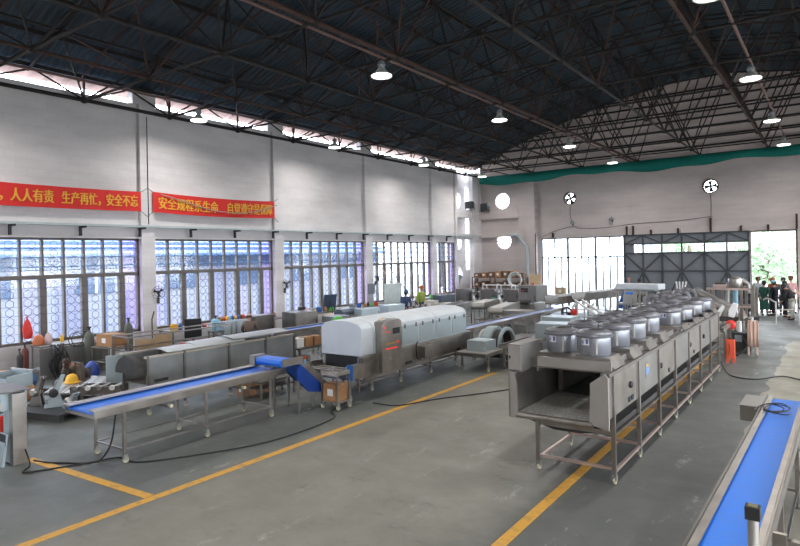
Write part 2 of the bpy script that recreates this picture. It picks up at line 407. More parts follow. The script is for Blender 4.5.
for j in range(27):
    y = by_[0]+1.4725*j
    if y < Y1: mb.tube([(q, y, rz(q)-.14) for q in xs], .035, 5, RUST if j % 2 == 0 else None)
mb.build('purlin', RUSTD, fr)
mb = MB()
for z in (8.7, 9.2, 9.7, 10.2, 10.7, 11.2, 11.7):
    e = 13.5*(max(0, 1-(z-9.0)/3.4))**(1/1.6) if z > 9 else 13.4
    mb.bar((-5.5-e, 35.2, z), (-5.5+e, 35.2, z), .07, .09)
mb.build('gable_girt', RUSTD, fr)
mb = MB()
for x in (-16.8, -9.23, -1.76, 5.7): mb.tube([(x, Y0, 8.25), (x, 35.1, 8.25)], .035, 6)
mb.build('lamp_rail', mat('rusty_pink_rail', (.16, .09, .075), .7), fr)

# brackets under the ledge
pr0 = None
for i in range(13):
    y = 7.25+1.96*i; bay = ('first', 'second', 'third', 'fourth', 'fifth')[i//3]; side = ('left', 'middle', 'right')[i % 3]
    if y > 31.8: break
    if pr0 is None: o = pr0 = MB().box(0, .07, -.035, .035, -.3, 0).box(0, .36, -.035, .035, -.06, 0).build('ledge_bracket', BLACK, None, (-18.86, y, 4.33))
    else: o = pr0.copy(); COL.objects.link(o); o.location.y = y
    tag(o, 'small black angled bracket under the ledge, %s one above the %s window' % (side, bay) if bay != 'fifth' else 'small black angled bracket under the ledge above the narrow last window', 'bracket', 'black brackets under the ledge')

# windows on the left wall
FRM = mat('dark_window_frame', (.14, .122, .112), .6, .1, .15)
GRL = mat('grille_wire', (.06, .065, .09), .6, .3)
def window(idx, y0, y1, npane):
    r = struct(thing('window_%d' % idx, None, None, (-19.12, 0, 0)))
    del_ = [k for k in ('label', 'category') if k in r]
    mb = MB(); z0, zt, z1 = .85, 2.8, 3.97
    mb.box(-.05, .08, y0, y1, z1-.07, z1); mb.box(-.05, .08, y0, y1, z0, z0+.09); mb.box(-.05, .08, y0, y0+.08, z0, z1); mb.box(-.05, .08, y1-.08, y1, z0, z1)
    mb.box(-.05, .08, y0, y1, zt-.06, zt+.06)
    mb.build('window_frame', FRM, r)
    st = (y1-y0)/npane; mb = MB(); g = MB(); gl = MB(); gv = MB()
    def hexa(cy, cz, w, h):
        p = [(.11, cy + w*a, cz + h*b) for a, b in ((0, .5), (.5, .22), (.5, -.22), (0, -.5), (-.5, -.22), (-.5, .22))]
        for a, b in zip(p, p[1:]+p[:1]): g.tube([a, b], .009, 3, cap=False)
    for i in range(npane):
        a, b = y0+i*st, y0+(i+1)*st; w = .095 if i % 2 == 0 else .035
        if i: mb.box(-.04, .09, a-w, a+w, z0, zt); mb.box(-.04, .09, a-.03, a+.03, zt, z1)
        cs = [(a+b)/2] if i % 2 == 0 else [a+.17, b-.2]
        for c in cs:
            z = z0+.2
            while z < zt-.12: hexa(c, z, .21, .25); z += .252
        z = zt+.2
        while z < z1-.12: hexa((a+b)/2, z, .21, .25); z += .252
        for q in ([cs[0]] if len(cs) == 1 else []):
            pass
        (gv if i == npane-1 else gl).box(.0, .006, a, b, z0, z1)
    z = z0+.33
    while z < z1: g.tube([(.11, y0, z), (.11, y1, z)], .006, 3, cap=False); z += .26
    for z in (3.1, 3.38, 3.66): mb.box(-.02, .05, y0, y1, z-.02, z+.02, mat('blue_louvre', (.12, .24, .45), .5))
    mb.build('mullion', FRM, r); g.build('security_grille', GRL, r); gl.build('pane', GLASS, r); gv.build('pane', GLASSL, r)
k = 1
for a, b in zip(PIL[1:], PIL[2:]+[31.95]):
    window(k, a+.25, b-.25 if b != 31.95 else b, 9 if b != 31.95 else 4); k += 1
# tall glazed opening of the back wall
r = struct(thing('window_6', None, None, (0, 35.5, 0)))
WF = mat('grey_mullion', (.22, .23, .24), .5)
mb = MB(); mb.box(-14.8, -9.78, -.04, .04, 4.02, 4.1); mb.box(-14.8, -9.78, -.04, .04, 2.86, 2.95); mb.box(-14.8, -14.72, -.04, .04, 0, 4.1); mb.box(-9.86, -9.78, -.05, .05, 0, 4.1)
mb.build('window_frame', WF, r); mb = MB()
for i in range(1, 12):
    x = -14.8+5.02*i/12; w = .07 if i in (4, 8) else .04
    if i % 2 == 0: mb.box(x-w, x+w, -.04, .04, 2.9, 4.06)
    mb.box(x-w, x+w, -.04, .04, 0, 2.9)
mb.build('mullion', WF, r); MB().box(-14.8, -9.78, 0, .008, 0, 4.1).build('pane', GLASS, r)
# steel gate
GATE = mat('slate_gate', (.155, .17, .19), .6, .1, .08, 1); GATEB = mat('gate_rail', (.05, .055, .062), .6, .1)
r = struct(thing('door_1', None, None, (0, 35.32, 0))); mb = MB()
mb.box(-9.75, -3.52, -.02, .03, 0, 3.09); mb.box(-9.75, -3.52, -.02, .03, 3.57, 4.12); mb.box(-9.75, -9.2, -.02, .03, 3.05, 3.6)
mb.build('door_panel', GATE, r); mb = MB(); w = .04
xsg = [-9.72, -8.72, -7.72, -6.72, -5.6, -4.55, -3.55]
for z in (.05, 2.06, 3.07, 3.59, 4.09): mb.box(-9.75, -3.52, -.09, -.02, z-w, z+w)
for i, x in enumerate(xsg): mb.box(x-w, x+w, -.11 if i % 2 == 0 else -.07, -.02, 0, 4.12)
for i in range(0, 6, 2):
    a, c, b = xsg[i], xsg[i+1], xsg[i+2]
    for p, q in (((a, 3.05), (c, 2.06)), ((c, 2.06), (b, 3.05)), ((a, .05), (c, 2.06)), ((c, 2.06), (b, .05)), ((a, 3.6), (c, 4.08)), ((c, 4.08), (b, 3.6))):
        mb.bar((p[0], -.05, p[1]), (q[0], -.05, q[1]), .06)
mb.build('gate_rail', GATEB, r)
mb = MB()
for i in range(14): mb.box(-9.1+i*.42, -9.09+i*.42, 0, .02, 3.09, 3.57)
mb.build('vent_bar', GATEB, r)
r = struct(thing('door_2', None, None, (0, 35.5, 0)))
MB().box(-3.55, -3.47, -.1, .15, 0, 4.1).box(-1.56, -1.48, -.1, .15, 0, 4.1).box(-3.5, -1.5, -.1, .15, 4.04, 4.12).build('door_frame', mat('dark_brown_jamb', (.12, .075, .06), .6), r)
# rusty stubs above the gates
for x, h, l in ((-14.0, .3, 'short rusty stub above the left end of the bright opening'), (-9.6, .5, 'left one of the rusty stub pair at the gate corner'), (-9.25, .5, 'right one of the rusty stub pair at the gate corner'), (-8.3, .25, 'short rusty stub above the gate, next to the stub pair'), (-6.9, .28, 'short rusty stub above the middle of the gate'), (-5.3, .75, 'tall rusty stub above the gate under the exhaust fan'), (-3.9, .28, 'short rusty stub above the right end of the gate'), (-2.7, .28, 'short rusty stub above the open doorway'), (-1.5, .75, 'tall rusty stub above the right jamb of the doorway')):
    tag(MB().box(-.045, .045, -.06, .06, 0, h).box(-.03, .03, -.16, -.04, 0, .06).build('wall_stub', RUST, None, (x, 35.34, 4.12)), l, 'steel stub', 'rusty stubs above the doors')
# green net
mb = MB(); vs = []; NX = 90
for i in range(NX+1):
    x = -18.7+26.3*i/NX; d = .52+.10*math.sin(x*.75+1)+.05*math.sin(x*2.1)
    for j, zz in enumerate((8.2, 8.2-d*.5, 8.2-d)): vs.append((x, 34.87-.04*math.sin(x*3+j), zz))
mb.faces(vs, [(i*3+j, (i+1)*3+j, (i+1)*3+j+1, i*3+j+1) for i in range(NX) for j in (0, 1)])
o = mb.build('debris_net', mat('green_net', (.0, .16, .13), .8, 0, .15, 8), smooth=True); tag(o, 'long teal green net hung along the foot of the gable truss', 'net')
o.modifiers.new('thickness', 'SOLIDIFY').thickness = .01

# ---------------------------------------------------------------- outside
struct(MB().box(-60, 60, -30, 110, -.3, -.21).build('ground', mat('pale_yard', (.40, .40, .38), .9, 0, .1, .3)))
def facade():
    m = bpy.data.materials.new('neighbour_facade'); m.use_nodes = True; nt = m.node_tree; N = nt.nodes; L = nt.links; p = N['Principled BSDF']; p.inputs['Roughness'].default_value = .8
    g = N.new('ShaderNodeNewGeometry'); s = N.new('ShaderNodeSeparateXYZ'); L.new(g.outputs['Position'], s.inputs[0])
    c = N.new('ShaderNodeCombineXYZ'); L.new(s.outputs[1], c.inputs[0])
    n = N.new('ShaderNodeTexNoise'); n.inputs['Scale'].default_value = .55; n.inputs['Detail'].default_value = 2; L.new(c.outputs[0], n.inputs['Vector'])
    r = N.new('ShaderNodeValToRGB'); r.color_ramp.interpolation = 'CONSTANT'; L.new(n.outputs['Fac'], r.inputs[0])
    e = r.color_ramp.elements; e[0].color = (.26, .27, .36, 1); e[0].position = 0; e[1].position = .44; e[1].color = (.34, .35, .40, 1)
    q = e.new(.53); q.color = (.20, .25, .40, 1); q = e.new(.57); q.color = (.34, .33, .40, 1); q = e.new(.66); q.color = (.29, .24, .38, 1)
    L.new(r.outputs[0], p.inputs['Base Color']); return m
b = thing('neighbour_building', 'pale lavender building with a blue roof edge beyond the left windows', 'building', (-25, 14, 0))
MB().box(-4, 0, -26, 18, 0, 2.9).build('wall', facade(), b)
MB().box(-4, .05, -26, 18, 2.9, 3.5).build('wall_band', mat('blue_band', (.07, .12, .22), .6), b)
MB().prism([(.7, 3.45), (-4, 6.3), (-4, 3.45)], 'y', -26, 18).build('roof', mat('pale_blue_roof', (.17, .22, .33), .6), b)
for i in range(9): MB().bar((.72-.42*i, -26, 3.49+.255*i), (.72-.42*i, 18, 3.49+.255*i), .05, .16).build('roof_batten', mat('roof_batten_blue', (.10, .17, .36), .6), b)
for y in range(-14, 17, 4):
    w = MB().box(.0, .06, y, y+1.6, 1.9, 2.8).build('window', mat('blue_window', (.09, .14, .24), .3), b); MB().box(.06, .09, y+.75, y+.85, 1.9, 2.8).build('window_bar', WHT, w)
LEAF = mat('pale_leaves', (.24, .36, .22), .6, 0, .3, 3); LEAF2 = mat('blue_green_leaves', (.24, .36, .30), .6, 0, .3, 3); BARK = mat('bark', (.12, .09, .07), .9)
def tree(x, y, h, R, m, label, seed, n=1500):
    rr = random.Random(seed); t = thing('tree', label, 'tree', (x, y, -.2))
    mb = MB(); mb.tube([(0, 0, 0), (.1, .05, h*.35), (-.05, 0, h*.6), (.1, 0, h*.85)], [.2, .15, .1, .05], 8)
    cl = [(rr.uniform(-R, R)*.7, rr.uniform(-R, R)*.7, h*rr.uniform(.35, .95)) for _ in range(9)]
    for c in cl: mb.tube([(0, 0, h*.35), (c[0]*.5, c[1]*.5, c[2]*.8), c], [.08, .05, .02], 5)
    mb.build('trunk', BARK, t, smooth=True); mb = MB()
    for _ in range(n):
        c = rr.choice(cl); v = Vector((rr.gauss(0, 1), rr.gauss(0, 1), rr.gauss(0, .8))).normalized()*R*.55*rr.random()**.4
        p = Vector(c)+v; a = Vector((rr.gauss(0, 1), rr.gauss(0, 1), rr.gauss(0, 1))).normalized(); b2 = a.orthogonal().normalized()
        l = rr.uniform(.12, .28); mb.faces([p-a*l, p+b2*l*.45, p+a*l, p-b2*l*.45], [(0, 1, 2, 3)])
    mb.build('crown', m, t, recalc=False)
tree(-3.6, 47, 4.4, 2.2, LEAF, 'bushy green tree outside the open doorway, left side', 1)
tree(1.6, 51, 5.2, 2.3, LEAF2, 'taller blue-green tree outside the open doorway, right side', 2)
tree(-9, 50, 5.5, 2.6, LEAF, 'bushy tree seen through the gate slot near its middle', 3, 900)
b = thing('yard_building', 'washed-out pale building with window grid beyond the doorway', 'building', (-8, 66, -.2))
MB().box(-9, 9, 0, 8, 0, 9).build('wall', mat('pale_render', (.34, .34, .33), .8), b)
for i in range(8):
    for j in range(3): MB().box(-8.3+2.1*i, -7+2.1*i, -.06, .02, 1.2+2.8*j, 2.9+2.8*j).build('window', mat('grey_glazing', (.16, .19, .21), .3), b)
# ---------------------------------------------------------------- high bay lamps
GLOW = mat('lamp_glow', (1., .98, .93), .5, emit=6)
REFL = mat('lamp_reflector', (.55, .58, .56), .45, .3)
def lamp(loc, label, group):
    t = thing('high_bay_lamp', label, 'lamp', loc, group=group)
    MB().lathe([(.06, .22), (.10, .2), (.12, .16), (.27, .015), (.275, 0), (.262, 0), (.115, .14), (.05, .15)], n=24).build('reflector', REFL, t, smooth=True)
    MB().lathe([(0, .40), (.06, .40), (.085, .36), (.085, .24), (.07, .21), (0, .21)], n=16).lathe([(.1, .3), (.1, .31), (.085, .33), (.085, .28), (.1, .3)], n=16).build('ballast_housing', GREYP, t, smooth=True)
    MB().lathe([(0, .035), (.262, .03), (.262, .02), (0, .012)], n=24).build('diffuser', GLOW, t, smooth=True)
    MB().tube([(0, 0, .39), (0, 0, .50)], .012, 6).build('hanger', DARK, t)
    l = bpy.data.lights.new('lamp_light', 'AREA'); l.shape = 'DISK'; l.size = .5; l.energy = LAMP_W; l.color = (1, .965, .92); l.spread = math.radians(165)
    o = bpy.data.objects.new('lamp_light', l); COL.objects.link(o); o.parent = t; o.location = (0, 0, -.01)
    return t
CN = ['left wall row', 'second row from left', 'doorway side row', 'unseen far right row']
for i, x in enumerate((-16.8, -9.23, -1.76, 5.7)):
    for j, (y, w) in enumerate(((-1., 'added unseen behind the viewer'), (5.5, 'added unseen overhead'), (12.1, 'nearest of the four ahead'), (18.7, 'second nearest'), (25.4, 'second farthest'), (31.6, 'farthest by back wall'))):  # overhead, rear and far right lamps are unseen, added for their light
        lamp((x, y, 7.75), 'high bay lamp with conical reflector, %s, %s' % (CN[i], w), 'high bay lamps under the roof frame')

# ---------------------------------------------------------------- helpers for machines
def leg(root, x, y, z1, w=.045, foot='pad', m=None, z0=None):
    zb = .14 if foot == 'caster' else .06
    l = MB().box(x-w/2, x+w/2, y-w/2, y+w/2, zb, z1).build('leg', m or STEEL, root)
    if foot == 'caster':
        MB().lathe([(.02, -.016), (.045, -.016), (.05, 0), (.045, .016), (.02, .016)], (x, y+.02, .05), 14, 'x', WHEEL).box(x-.03, x-.022, y-.02, y+.045, .05, .14).box(x+.022, x+.03, y-.02, y+.045, .05, .14).box(x-.03, x+.03, y-.025, y+.045, .13, .14).build('caster', STEELB, l)
    elif foot == 'pad':
        MB().lathe([(0, 0), (.04, 0), (.04, .012), (.012, .02), (.012, .07)], (x, y, 0), 12).build('foot', STEELD, l)
    return l
def conveyor(label, loc, w, L, z, legys, belt=BELT, rz=0, foot='pad', h=.10, frame=None, group=None, cat='conveyor', lower=True, name='belt_conveyor', hole=False):
    t = thing(name, label, cat, loc, rz, group); frame = frame or STEEL; a = w/2
    for s in (-1, 1):
        mb = MB(); mb.box(s*a-.018, s*a+.018, 0, L, z-h, z).box(min(s*a, s*(a-.055)), max(s*a, s*(a-.055)), 0, L, z, z+.008)
        mb.build('side_rail', frame, t)
    b = MB(); r = .035; pr = []
    for k in range(9): pr.append((-r*math.sin(PI*k/8)+r+.02, z-.03-r+r*math.cos(PI*k/8)))
    for k in range(9): pr.append((L-r-.02+r*math.sin(PI*k/8), z-.03-r-r*math.cos(PI*k/8)))
    b.prism(pr, 'x', -a+.03, a-.03); b.build('belt', belt, t, smooth=True)
    MB().box(-a, a, .0, .03, z-h, z-h+.05).build('end_bar', frame, t); MB().box(-a, a, L-.03, L, z-h, z-h+.05).build('end_bar', frame, t)
    for y in legys:
        for s in (-1, 1): leg(t, s*(a-.0), y, z-h+.01, foot=foot, m=frame)
    if legys:
        mb = MB()
        for y in legys: mb.box(-a, a, y-.015, y+.015, z-h-.04, z-h); mb.box(-a, a, y-.015, y+.015, .2, .23) if lower else None
        if lower and len(legys) > 1:
            for s in (-1, 1): mb.box(s*a-.012, s*a+.012, legys[0], legys[-1], .2, .225)
        mb.build('cross_bar', frame, t)
    return t
def cabinet(label, loc, size, rz=0, m=None, legs_h=0, door=True, panel=False, cat='machine', name='steel_cabinet', group=None, dome=False):
    t = thing(name, label, cat, loc, rz, group); sx, sy, sz = size; m = m or STEEL; zb = legs_h
    MB().box(-sx/2, sx/2, -sy/2, sy/2, zb, zb+sz).build('body', m, t, bevel=.008)
    if door:
        d = MB().box(-sx/2+.03, sx/2-.03, -sy/2-.012, -sy/2, zb+.04, zb+sz-.04).build('door', m, t)
        MB().box(sx/2-.09, sx/2-.07, -sy/2-.035, -sy/2-.012, zb+sz*.45, zb+sz*.6).build('handle', DARK, d)
    if panel:
        p = MB().box(-sx*.35, sx*.05, -sy/2-.03, -sy/2-.01, zb+sz*.72, zb+sz*.9).build('control_panel', DARK, t)
        MB().box(-sx*.3, -sx*.2, -sy/2-.04, -sy/2-.03, zb+sz*.76, zb+sz*.82).build('button', RED, p)
    if legs_h:
        for i in (-1, 1):
            for j in (-1, 1): leg(t, i*(sx/2-.04), j*(sy/2-.04), legs_h)
    if dome: MB().lathe([(.06, 0), (.06, .08), (.03, .13), (0, .14)], (0, 0, zb+sz), 12).build('beacon', ORANGE, t, smooth=True)
    return t
def carton(label, loc, size, rz=0, m=None, group=None, name='cardboard_box'):
    sx, sy, sz = size; t = thing(name, label, 'box', loc, rz, group)
    MB().box(-sx/2, sx/2, -sy/2, sy/2, 0, sz).build('carton', m or CARD, t, bevel=.004)
    MB().box(-sx/2-.001, sx/2+.001, -.025, .025, sz-.02, sz+.002).box(-.09, .06, -sy/2-.002, -sy/2, sz*.3, sz*.7, WHT).build('tape', PLY, t); return t
def cable(name, label, pts, r=.012, m=None, n=6, cat='cable'):
    o = MB().tube(smoothpath([Vector(p)-Vector(pts[0]) for p in pts], n), r, 6).build(name, m or BLACK, None, pts[0], smooth=True); return tag(o, label, cat)

# ---------------------------------------------------------------- blue belt conveyor in the left foreground
t = conveyor('long blue belt conveyor in the left foreground, with wide steel side rails', (-9.60, 4.62, 0), .84, 4.05, .93, [.48, 2.05, 3.62], foot='caster', h=.12, rz=.028)
mb = MB(); mb.box(-.45, -.28, -.02, 4.0, .927, .947).box(.30, .45, -.02, 4.0, .927, .947); mb.build('side_guide', STEELB, t)
for y in (1.3, 2.9): MB().box(-.43, .43, y, y+.03, .70, .74).lathe([(0, -.04), (.03, -.04), (.03, .04), (0, .04)], (.45, y, .74), 10, 'x', WHEEL).build('return_roller', STEELD, t)
# ---------------------------------------------------------------- small inclined conveyor with blue skirt
t = thing('inclined_conveyor', 'short inclined conveyor with blue belly plate feeding the long blue belt', 'conveyor', (-9.36, 8.0, 0))
for s in (-1, 1):
    MB().prism([(.30, 1.02), (.30, 1.17), (.84, 1.17), (1.66, .42), (1.60, .30), (.74, 1.02)], 'x', s*.38-.012, s*.38+.012).build('side_plate', STEEL, t)
MB().prism([(.28, 1.03), (.25, 1.09), (.28, 1.15), (.34, 1.175), (.56, 1.17), (.80, 1.10), (1.60, .42), (1.56, .36), (.78, 1.04), (.36, 1.0)], 'x', -.365, .365).build('belt', BELT, t, smooth=True)
MB().prism([(.70, .92), (.70, .70), (1.02, .40), (1.58, .28), (1.60, .32), (.78, 1.02)], 'x', .35, .395).build('belly_plate', BLUEF, t)
MB().box(-.55, -.395, .25, .55, 1.0, 1.18).box(-.56, -.39, .24, .56, 1.18, 1.20).build('head_bracket', STEEL, t)
for x in (-.36, .36): leg(t, x, 1.15, .60); leg(t, x, .75, .95)
MB().lathe([(0, 0), (.02, 0), (.02, .06), (0, .07)], (.41, .9, 1.10), 10, m=ORANGE).lathe([(0, -.08), (.022, -.08), (.022, 0), (0, 0)], (.41, .9, 1.10), 10).build('sensor', mat('sensor_blue', (.15, .4, .7)), t)
# ---------------------------------------------------------------- trolley with carton
t = thing('tool_trolley', 'small stainless trolley with tilted tray standing before the white dryer', 'trolley', (-8.66, 9.50, 0))
for x in (-.22, .22):
    for y in (-.18, .18): leg(t, x, y, .72, .03, 'caster')
MB().box(-.24, .24, -.2, .2, .70, .72).box(-.24, -.22, -.2, .2, .70, .8).box(.22, .24, -.2, .2, .70, .8).build('tray', STEELB, t); MB().box(-.24, .24, -.2, .2, .15, .17).build('shelf', STEELB, t)
MB().bar((-.25, -.2, .72), (-.4, -.3, .86), .02).bar((.25, -.2, .72), (.2, -.35, .86), .02).bar((-.4, -.3, .86), (.2, -.35, .86), .02).build('handle', STEEL, t)
carton('brown cardboard box with a white label on the small trolley', (-8.66, 9.50, .172), (.40, .32, .36), .05)

# ---------------------------------------------------------------- white covered dryer
t = thing('tunnel_dryer', 'long tunnel dryer with white arched covers on a steel trough', 'dryer', (-8.7, 10.45, 0)); Ld = 4.75
ar = [(-1.24, .93), (-1.24, 1.56), (-1.14, 1.66), (-.86, 1.725), (-.38, 1.725), (-.10, 1.66), (0, 1.56), (0, .93)]
for i, (a, b) in enumerate(((0, .42), (.44, 1.5), (1.52, 3.1), (3.12, Ld))):
    MB().prism(ar if i else [(x*1, z) for x, z in ar], 'y', a, b).build('cover', WHITEP, t, bevel=.012)
    if i:
        n = 1 if i == 1 else 2
        for q in range(n):
            ya, yb = a+(b-a)*q/n+.03, a+(b-a)*(q+1)/n-.03
            d = MB().box(0, .016, ya, yb, 1.0, 1.46).build('door', FILM, t)
            MB().box(.016, .035, ya+.1, ya+.14, 1.40, 1.50).box(.016, .035, yb-.14, yb-.1, 1.40, 1.50).build('latch', STEELD, d)
MB().box(-1.2, -.02, .05, Ld+.3, .47, .93).build('trough', STEEL, t, bevel=.01)
MB().box(-1.22, .0, .05, Ld+.3, .90, .96).build('trough_rim', STEELB, t)
MB().box(-1.14, -.10, .035, .055, .60, .90).build('inlet_shade_panel', BLACK, t)  # black panel paints the shade inside the inlet under the cover
mb = MB(); mb.box(-.02, .03, .05, Ld+.3, .40, .46)
mb.box(-1.22, -1.17, .05, Ld+.3, .40, .46); mb.build('base_rail', STEEL, t)
for y in (-.42, .68, 1.84, 3.25, 4.58):
    for x in (-1.17, -.28 if y > 0 else -.02): leg(t, x, y, .92 if y > 0 else .75, .05, 'caster')
mb = MB()
for y in (.68, 1.84, 3.25, 4.58): mb.bar((-1.17, y, .22), (-.28, y, .22), .035); 
mb.bar((-.28, .68, .24), (-.28, 4.58, .24), .03); mb.bar((-.02, -.42, .3), (-.28, .68, .3), .03); mb.build('cross_bar', STEEL, t)
# infeed
for x0, m in ((-1.22, STEEL), (-.03, FILM)): MB().box(x0, x0+.03, -.52, .0, .52, .80).build('infeed_side', m, t)
MB().box(-1.2, -.02, -.52, -.49, .5, .62).box(-1.2, -.02, -.49, .0, .5, .53).build('infeed_tray', STEELD, t)
MB().lathe([(0, -1.18), (.05, -1.18), (.05, -.03), (0, -.03)], (0, -.45, .66), 14, 'x').lathe([(0, -1.18), (.04, -1.18), (.04, -.03), (0, -.03)], (0, -.2, .66), 14, 'x').build('infeed_roller', STEELD, t, smooth=True)
MB().box(0, .16, -.50, -.1, .52, .82).box(0, .16, -.52, -.50, .5, .84, mat('blue_film', (.03, .14, .42), .35)).build('drive_box', STEEL, t)
MB().bar((.1, -.25, .95), (.1, .45, .95), .03).bar((.1, -.25, .2), (.1, -.25, .95), .035).bar((.1, .45, .5), (.1, .45, .95), .03).bar((.1, -.25, .6), (.1, .45, .92), .02).build('drive_bracket', STEEL, t)
# control cabinet
c = MB().prism([(.50, .50), (.50, 1.58), (.60, 1.66), (1.18, 1.70), (1.28, 1.64), (1.28, .50)], 'x', -.40, .20).build('control_cabinet', STEEL, t, bevel=.01)
MB().box(.20, .215, .92, 1.18, 1.36, 1.50).build('display', BLACK, c)
RL = mat('red_button_lit', (.75, .03, .02), .4, emit=.5)
for k in range(6):
    MB().box(.20, .212, .64+.075*k, .685+.075*k, 1.02, 1.05).build('red_button', RL, c)
    MB().lathe([(0, 0), (.016, 0), (.016, .012), (0, .012)], (.20, .66+.075*k, 1.15), 8, 'x').build('yellow_button', YEL, c)
for q in ((1.10, 1.15, 1.14, 1.18), (.56, .62, 1.52, 1.555), (.62, .68, 1.42, 1.44), (.74, .80, 1.42, 1.44)): MB().box(.20, .212, *q).build('red_light', RL, c)
MB().box(-.38, -.06, .485, .50, 1.0, 1.2).build('paper_notice', WHT, c)
MB().lathe([(.035, 0), (.05, .012), (.04, .02), (.03, .02)], (.20, .78, .80), 18, 'x').build('cabinet_lock', STEELB, c)
MB().lathe([(0, 0), (.035, 0), (.035, .03), (.02, .05), (0, .05)], (-.1, .9, 1.67), 12, m=YEL).box(-.14, -.06, .8, 1.0, 1.66, 1.70).build('beacon', WHT, c)
MB().box(-.02, .20, 2.28, 2.62, .58, .86).box(-.02, .22, 2.26, 2.64, .86, .88).build('junction_box', STEEL, t, bevel=.006)
MB().tube(smoothpath([(0, 2.25, 1.0), (.05, 2.1, .9), (.04, 2.15, .6), (.05, 2.3, .55)]), .016, 6).build('conduit', BLACK, t)
MB().box(0, .02, 2.75, 2.78, .5, .9).box(0, .02, 1.7, 1.95, .5, .56, BLACK).box(0, .02, 4.2, 4.35, .5, .56, BLACK).build('vent_slot', STEELB, t)

# ---------------------------------------------------------------- blower line on the right
t = thing('blower_dryer', 'long stainless blower line topped with two rows of grey fan drums', 'dryer', (-2.5, 8.1, 0)); LB = 9.6
PANELC = mat('satin_panel', (.28, .268, .255), .36, .75, .14, 2)
for k in range(7):
    y = .1+1.36*k; MB().box(-.03, 0, y, y+1.34, .93, 1.52).build('side_panel', PANELC if k % 2 else STEEL, t)
MB().box(-1.37, -1.34, 0, LB, .80, 1.46).build('side_panel', STEEL, t)
MB().box(-.10, .02, .05, LB, 1.50, 1.55).box(-1.40, -1.30, 0, LB, 1.44, 1.49).build('top_flange', STEELD, t)
MB().prism([(-.03, 1.56), (.02, 1.50), (.02, .80), (-.24, .86), (-.22, 1.42)], 'y', -.02, .03).build('front_flare', STEELB, t)
MB().prism([(-1.30, .80), (-1.30, 1.30), (-1.34, 1.46), (-1.40, 1.46), (-1.40, .80)], 'y', -.03, .02).build('front_flare', STEELB, t)
# mesh belt deck
mb = MB(); mb.box(-1.32, -.2, .0, LB-.1, .82, .87)
for k in range(34): mb.box(-1.30, -.2, .02+.045*k, .035+.045*k, .87, .884)
mb.build('mesh_belt', mat('mesh_belt_steel', (.55, .55, .52), .4, .7, .3, 25), t)
MB().lathe([(0, -1.32), (.045, -1.32), (.045, -.2), (0, -.2)], (0, 0, .845), 14, 'x').build('belt_roller', STEEL, t, smooth=True)
MB().prism([(-1.3, .78), (-.02, .78), (-.02, .70), (-.5, .60), (-.9, .60), (-1.3, .70)], 'y', .35, LB-.2).build('drip_tray', DARK, t)
MB().box(-1.12, .0, .28, .31, .68, .72).box(-1.14, .02, .27, LB-.1, .665, .68).build('tray_rim', STEEL, t)
for k in range(8):
    y = .25+1.31*k
    leg(t, .0, y, 1.50, .055, 'caster'); leg(t, -1.1, y, .80, .055, 'caster')
mb = MB()
for k in range(8):
    y = .25+1.31*k; mb.box(-1.1, 0, y-.02, y+.02, .20, .24)
    if k: mb.box(-1.1, 0, y-.02, y+.02, .47, .50)
for x in (0, -1.1): mb.box(x-.02, x+.02, .25, .25+1.31*7, .16, .20)
mb.build('cross_bar', mat('warm_steel', (.72, .56, .51), .32, .8), t)
for y, z in ((1.1, 1.22), (3.0, 1.2), (5.6, 1.22), (7.2, 1.2)): MB().lathe([(0, 0), (.05, 0), (.05, .03), (.03, .04), (0, .04)], (0, y, z), 14, 'x').build('inspection_port', BLACK, t)
for y in (1.0, 1.16, 3.6, 6.0): MB().box(0, .015, y, y+.1, .98, 1.05).build('vent', BLACK, t)
MB().box(0, .004, 2.05, 2.18, 1.20, 1.32, mat('blue_print', (.08, .25, .6))).box(0, .004, 2.05, 2.18, 1.33, 1.36, YEL).box(0, .0035, 2.02, 2.21, 1.15, 1.39).build('safety_label', PANELC, t)
# control box at the left front corner
c = MB().box(-1.44, -1.22, 0, .66, 1.47, 1.87).build('control_box', PANELC, t, bevel=.008)
MB().box(-1.43, -1.23, -.012, 0, 1.50, 1.85).build('door', STEELB, c)
MB().box(-1.41, -1.395, -.03, -.012, 1.66, 1.70).build('handle', DARK, c)
MB().box(-1.44, -1.34, 0, .06, .80, 1.46).build('post', STEEL, t)
